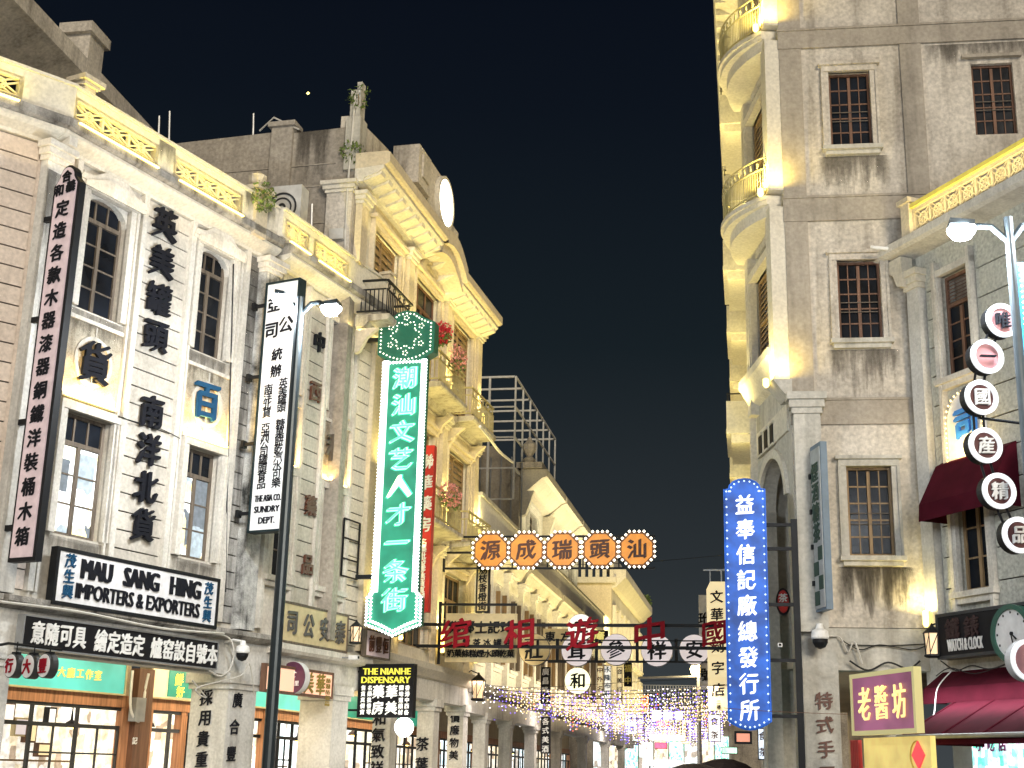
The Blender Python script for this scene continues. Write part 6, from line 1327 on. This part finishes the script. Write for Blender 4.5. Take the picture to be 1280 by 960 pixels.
# ================================================================== icicle string lights down the street
rd = random.Random(99); groups = {k: MB() for k in ('w', 'y', 'v', 'r')}; wires = MB()
for dpt in [43.5+2.8*k for k in range(26)]:
    f = across(dpt); xa = f.u(556 if dpt < 50 else 600+min(150, (dpt-50)*3.5), 900); xb = f.u(915, 900)
    if dpt > 70: xb = f.u(905, 900)
    zz0 = 4.35+.012*(dpt-44)*1.0+rd.uniform(-.15, .25); n = int((xb-xa)/.13); ph = rd.uniform(0, 6)
    wires.tube([(f.pt(x)[0], f.pt(x)[1], zz0-.25*sin(pi*k/8)) for k, x in enumerate([xa+(xb-xa)*q/8 for q in range(9)])], .012, 4)
    for k in range(n):
        x = xa+(xb-xa)*k/n+rd.uniform(-.04, .04); q = f.pt(x); top = zz0-.25*sin(pi*k/n); L = (.25+.55*abs(sin(k*.35+ph))*rd.uniform(.5, 1.2))*(1+(dpt-44)*.012)
        if rd.random() < min(.62, (dpt-50)*.016): continue
        patch = sin(x*1.15+dpt*.9)+.5*sin(x*2.3+dpt)
        kk = 'v' if patch > .25 else ('w' if patch < -.9 else 'y')
        if rd.random() < .03: kk = 'r'
        for j in range(int(L/.17)+1): groups[kk if rd.random() < .85 else 'w'].blob(q[0]+rd.uniform(-.02, .02), q[1]+rd.uniform(-.2, .2), top-j*.17-rd.uniform(0, .06), .022+.0003*(dpt-44))
sl = thing('string_lights', 'mass of warm and violet icicle lights hanging across the far street', 'string lights', across(44))
ident = Matrix.Identity(4)
for k, mt, nm_ in (('w', glow('white_fairy_bulb', (1., .97, .95), 1.8), 'bulb'), ('y', glow('warm_fairy_bulb', (1., .72, .34), 2.0), 'bulb'), ('v', BULBV, 'bulb'), ('r', BULBR, 'bulb')): obj(nm_, groups[k], mt, sl, ident, kind='stuff')
obj('wire', wires, BCABLE, sl, ident, kind='stuff')
for dpt, x0, x1, pw in ((43, 560, 900, 260), (56, 620, 900, 300), (80, 700, 900, 420)):
    f = across(dpt); a_, b_ = f.u(x0, 900), f.u(x1, 900); light(sl, ((a_+b_)/2, 0, 4.3), (0, 0, -1), (b_-a_, 1), pw, (1., .88, .8), f)  # area lamps added below the bulbs to brighten street and pillars
# warm lamp on a mast and lit stalls at the far end
f = across(60); u_, z_ = f.at(873, 838); g = thing('street_lamp', 'far street lamp with warm glaring globe beside the cream engraving sign', 'street lamp', f, None, (u_, 0, 0))
obj('pole', MB().lathe([(.12, .1), (.08, z_-.3)], (0, 0, 0), 8), STEEL, g); obj('arm', MB().tube([(-2.6, 0, z_-.35), (0, 0, z_-.25)], .05, 6), STEEL, g); obj('globe', MB().lathe([(.02, -.3), (.3, -.15), (.36, .05), (.25, .28), (.02, .36)], (0, 0, z_), 14), glow('amber_globe', (1., .80, .36), 14), g); light(g, (0, -.6, z_), None, .3, 350, (1., .75, .4), kind='POINT')
f = across(95); 
for i, (x0, y0, x1, y1, mt, lab) in enumerate(((815, 888, 826, 901, LAMPW, 'left of three bright white lit squares among the far lights'), (829, 888, 840, 900, LAMPW, 'middle of three bright white lit squares among the far lights'), (843, 889, 853, 900, LAMPW, 'right of three bright white lit squares among the far lights'))):
    tag(obj('light_box', MB().box(f.u(x0, y0), f.u(x1, y0), 0, .3, f.z(x0, y1), f.z(x0, y0)), glow('white_square_%d' % i, (.9, .93, 1.), 2.2), None, f), lab, 'light box', 'bright squares among the far lights')
f2 = across(75)
for i, (x0, x1, mt, lab) in enumerate(((812, 852, SHOP_C, 'far market stall with white lit canopy in the middle of the street'), )):
    a_, b_ = f2.u(x0, 950), f2.u(x1, 950); zt_ = f2.z(x0, 950); g = thing('market_stall', lab, 'stall', f2)
    obj('canopy', MB().prism([(a_-.2, zt_-.3), (b_+.2, zt_-.3), (b_, zt_), ((a_+b_)/2, zt_+.06), (a_, zt_)], -.6, 1.6), glow('canopy_glow_%d' % i, (1., .98, .95), .8), g, f2); obj('counter', MB().box(a_, b_, 0, .8, .1, 1.1), WHITEP, g, f2); obj('goods', MB().box(a_, b_, .9, 1.0, 1.101, zt_-.35), mt, g, f2)
    obj('post', MB().box(a_, a_+.08, -.5, -.42, .1, zt_-.3).box(b_-.08, b_, -.5, -.42, .1, zt_-.3), STEEL, g, f2)
for i, (px, py, dp, mt, lab) in enumerate(((868, 962, 52, 'umbrella_black', 'dark umbrella low in the middle of the street'), (905, 956, 60, 'umbrella_grey', 'grey umbrella beside the lit stall near the blue sign'))):
    f3 = across(dp); u_, z_ = f3.at(px, py-8); g = thing('parasol', lab, 'parasol', f3, None, (u_, 0, 0)); obj('canopy', MB().lathe([(1.3, z_-.45), (.9, z_-.2), (.4, z_-.04), (.02, z_)], (0, 0, 0), 12), paint(mt, (.012, .011, .016), .8, spec=.1), g); obj('pole', MB().tube([(0, 0, .1), (0, 0, z_-.1)], .03), STEEL, g)
# right side of the far street: low dark pavilion and mesh seen against the sky
f = across(118); g = thing('far_building', 'low dark gallery closing the far end of the street behind the string lights', 'building', f)
a_, b_ = f.u(735, 900), f.u(960, 900); zt_ = f.z(850, 857); obj('wall', MB().box(a_-20, b_+10, 0, 6, 0, zt_-1.5), GREYW, g, f); m = MB()
for k in range(26): x = f.u(793, 870)+(f.u(880, 870)-f.u(793, 870))*k/25; m.box(x-.04, x+.04, -.1, 0, zt_-3.5, zt_)
for k in range(6): z = zt_-.6*k; m.box(f.u(793, 870), f.u(880, 870), -.12, -.101, z-.03, z+.03)
obj('roof_mesh', m, STEEL, g, f)
for k in range(9):
    xa_, xb_ = 742+19*k, 742+19*k+17; obj('shop_window', MB().box(f.u(xa_, 935), f.u(xb_, 935), -.2, -.001, .2, f.z(800, 918+(k*7) % 11)), [SHOP_C, SHOP_W, SCR][k % 3], g, f)
# cables
def cable(label, fr, pts, r=.015, mat=None):
    m = MB(); K = []
    for x, y, o in pts: u, z = fr.at(x, y, o); K.append(Vector((u, -o, z)))
    K = [K[0]]+K+[K[-1]]; P = []
    for i in range(1, len(K)-2):
        a, b, c, d = K[i-1:i+3]
        for j in range(6):
            q = j/6; P.append(.5*((2*b)+(c-a)*q+(2*a-5*b+4*c-d)*q*q+(3*b-3*c+d-a)*q**3))
    P.append(K[-1])
    tag(obj('cable', m.tube(P, r, 5), mat or CABLE, None, fr), label, 'cable')
cable('bundle of pale wires curling over the pillar beside the black board', A1, [(262, 838, .3), (275, 845, .3), (288, 835, .35), (292, 812, .35), (284, 796, .3), (255, 790, .35)], .02)
cable('second pale wire looping round the pillar top near the dome camera', A1, [(240, 850, .25), (258, 872, .2), (246, 860, .25), (300, 845, .4), (312, 830, .4), (318, 870, .3)], .015)
cable('long pale pipe running along the ledge under the English sign', A1, [(0, 752, .4), (100, 765, .42), (200, 785, .42), (280, 792, .4)], .025)
cable('pale cable loop on the concrete pillar beside the dome camera', D, [(1035, 795, .2), (1050, 797, .15), (1060, 815, .15), (1068, 802, .2), (1078, 830, .2)], .018)
cable('grey conduit line running along the lower edge of the concrete front', D, [(1060, 806, .1), (1110, 807, .1), (1158, 805, .1)], .012, BCABLE)
cable('white power lead hanging over the maroon awning', Ef, [(1190, 838, .3), (1172, 860, .65), (1168, 890, .9), (1160, 905, 1.4)], .012, WHITEP)
cable('white sagging cable from the ornate building down to the terrace parapet', C, [(600, 533, 1.2), (610, 545, 1.1), (625, 565, .8), (641, 578, .6)], .05, WHITEP)

# ================================================================== more wiring, brackets and small fittings
def cbl(label, fr, pts, r=.012, mat=None): cable(label, fr, pts, r, mat or BCABLE)
cbl('black wires sagging under the watch sign above the maroon awning', Ef, [(1176, 826, .3), (1195, 838, .4), (1215, 832, .45), (1240, 836, .45), (1278, 822, .4)], .014)
cbl('second tangle of black wire just above the dark awning valance', Ef, [(1170, 845, .2), (1188, 835, .35), (1220, 842, .4), (1262, 828, .4)], .011)
cbl('thin black wire across the wall from the lantern to the gold framed sign', D, [(1052, 800, .1), (1075, 812, .15), (1100, 806, .12), (1140, 812, .1), (1160, 806, .1)], .012)
cbl('black cables drooping over the sauce shop opening', D, [(1062, 826, .2), (1085, 838, .2), (1110, 828, .2), (1135, 836, .2), (1150, 826, .2)], .02)
cbl('long thin wire strung between the two lattice terraces over the street', across(41), [(520, 700, 0), (640, 706, 0), (780, 704, 0), (905, 694, 0)], .008)
cbl('thin wire crossing the street just above the icicle lights', across(46), [(600, 862, 0), (700, 858, 0), (800, 852, 0), (930, 846, 0)], .008)
cbl('thin red brown wire stretched in front of the blue sign foot', across(27), [(905, 885, 0), (960, 889, 0), (1060, 893, 0)], .006, WOODR)
cable('white pipe loop on the brown door pier under the black board', A1, [(166, 838, -2.2), (163, 880, -2.2), (168, 898, -2.2), (176, 898, -2.2), (182, 860, -2.2), (186, 842, -2.2)], .03, WHITEP)
cable('cable running down beside the blackened column of the pale house', A1, [(292, 330, .12), (288, 480, .12), (284, 620, .12), (282, 740, .12)], .018, BCABLE)
cable('thin wire crossing the lit wall below the arched windows', A1, [(148, 520, .15), (165, 526, .15), (200, 536, .1), (225, 548, .15)], .010, BCABLE)
g = thing('meter_box', 'small grey switch boxes on the brown door pier under the black board', 'box', A1)
obj('box_case', MB().box(A1.u(168, 880, -2.2), A1.u(180, 880, -2.2), 2.14, 2.34, A1.z(172, 902, -2.2), A1.z(172, 872, -2.2)), STEEL, g, A1)
m = MB(); m.glyph('記', A1.u(174, 926, -2.2), 2.33, A1.z(174, 926, -2.2), .16, depth=.01); obj('lettering', m, WHITEP, g, A1)
g = thing('clothes_rack', 'thin black iron frame standing out beside the lower right window of the cream shophouse', 'frame', A2)
ra_, rb_ = A2.u(427, 690, .1), A2.u(447, 690, .1); m = MB()
for y_ in (650, 674, 700, 722): z = A2.z(436, y_, .1); m.box(ra_, rb_, -.14, -.11, z-.018, z+.018)
for x_ in (ra_, rb_): m.box(x_-.018, x_+.018, -.145, -.105, A2.z(436, 722, .1), A2.z(436, 650, .1))
obj('rail', m, IRON, g, A2)
g = thing('bracket_lamp', 'white tube lamp pointing out from the brown corner below the roof balustrade', 'lamp', D); obj('tube', MB().tube([(D.u(1088, 309, .4), -.4, D.z(1088, 309, .4)), (D.u(1130, 313, .4), -.4, D.z(1130, 313, .4))], .045, 8), WHITEP, g, D)
# invented lit panels added to brighten the far end of the street
far = [(806, 880, 10, 22, 92, (1., .25, .12), 'small red glowing panel added low among the far lights'), (828, 905, 16, 10, 92, (1., .2, .15), 'red glowing panel added under the three bright squares'), (834, 922, 46, 9, 88, (1., .97, .92), 'long white glowing fascia added low at the end of the street'), (826, 932, 16, 8, 86, (1., .12, .25), 'pink red glowing panel added at the left of the low white fascia'),
       (790, 905, 12, 26, 84, (.75, .85, 1.), 'pale blue glowing panel added at the end of the left pillars'), (858, 915, 12, 30, 90, (1., .88, .6), 'cream glowing panel added at the right of the red panels'), (893, 910, 16, 34, 70, (1., .97, .95), 'bright white glowing panel added below the cream engraving sign'), (912, 938, 20, 9, 66, (.6, 1., .8), 'pale green glowing fascia added low beside the blue sign'),
       (954, 930, 14, 40, 40, (.72, .82, .95), 'pale glowing panel added inside the arcade behind the blue sign'), (972, 900, 8, 46, 34, (1., .85, .45), 'narrow yellow glowing panel added in the arcade behind the blue sign')]
for i, (x, y, w_, h_, dp, c, lab) in enumerate(far):
    f = across(dp); g = thing('added_lit_panel', lab, 'sign', f); a_, b_, zb, zt_ = f.u(x-w_/2, y), f.u(x+w_/2, y), f.z(x, y+h_/2), f.z(x, y-h_/2)
    obj('sign_box', MB().box(a_, b_, 0, .25, zb, zt_), IRON, g, f); obj('sign_face', MB().box(a_+.03, b_-.03, -.02, -.001, zb+.03, zt_-.03), glow('far_face_%d' % i, c, .95, var=.35, scale=4), g, f)
    if h_ > 15 and w_ < 17:
        m = MB(); col(m, f, '食茶店'[:2+(i % 2)], (a_+b_)/2, zt_-(zt_-zb)*.25, zb+(zt_-zb)*.25, min((b_-a_)*.8, (zt_-zb)*.3)); obj('lettering', m, BROWNINK, g, f)

# gold lettering on the painted boards under the arcade
u_, z_ = A1.at(100, 842, -2.46); g = thing('board_lettering', 'faint gold characters on the turquoise board above the gallery window', 'sign', A1); m = MB()
for i, ch in enumerate('大廳工作室'): m.glyph(ch, u_-.52+.26*i, 2.462, z_, .22, depth=.015)
obj('lettering', m, glow('gold_board_letter', (.85, .62, .15), .5), g, A1)
g = thing('shop_sign', 'green edged board with yellow characters beside the brown door pier', 'sign', A1); xa_, xb_ = A1.u(212, 850, -2.44), A1.u(243, 855, -2.44)
obj('panel', MB().box(xa_, xb_, 2.44, 2.475, 3.06, 3.64), GREENS, g, A1); m = MB(); m.glyph('鮮', (xa_+xb_)/2-.12, 2.43, 3.45, .28, depth=.015); m.glyph('好', (xa_+xb_)/2-.05, 2.43, 3.18, .26, depth=.015); obj('lettering', m, glow('yellow_board_letter', (1., .85, .1), .8), g, A1)
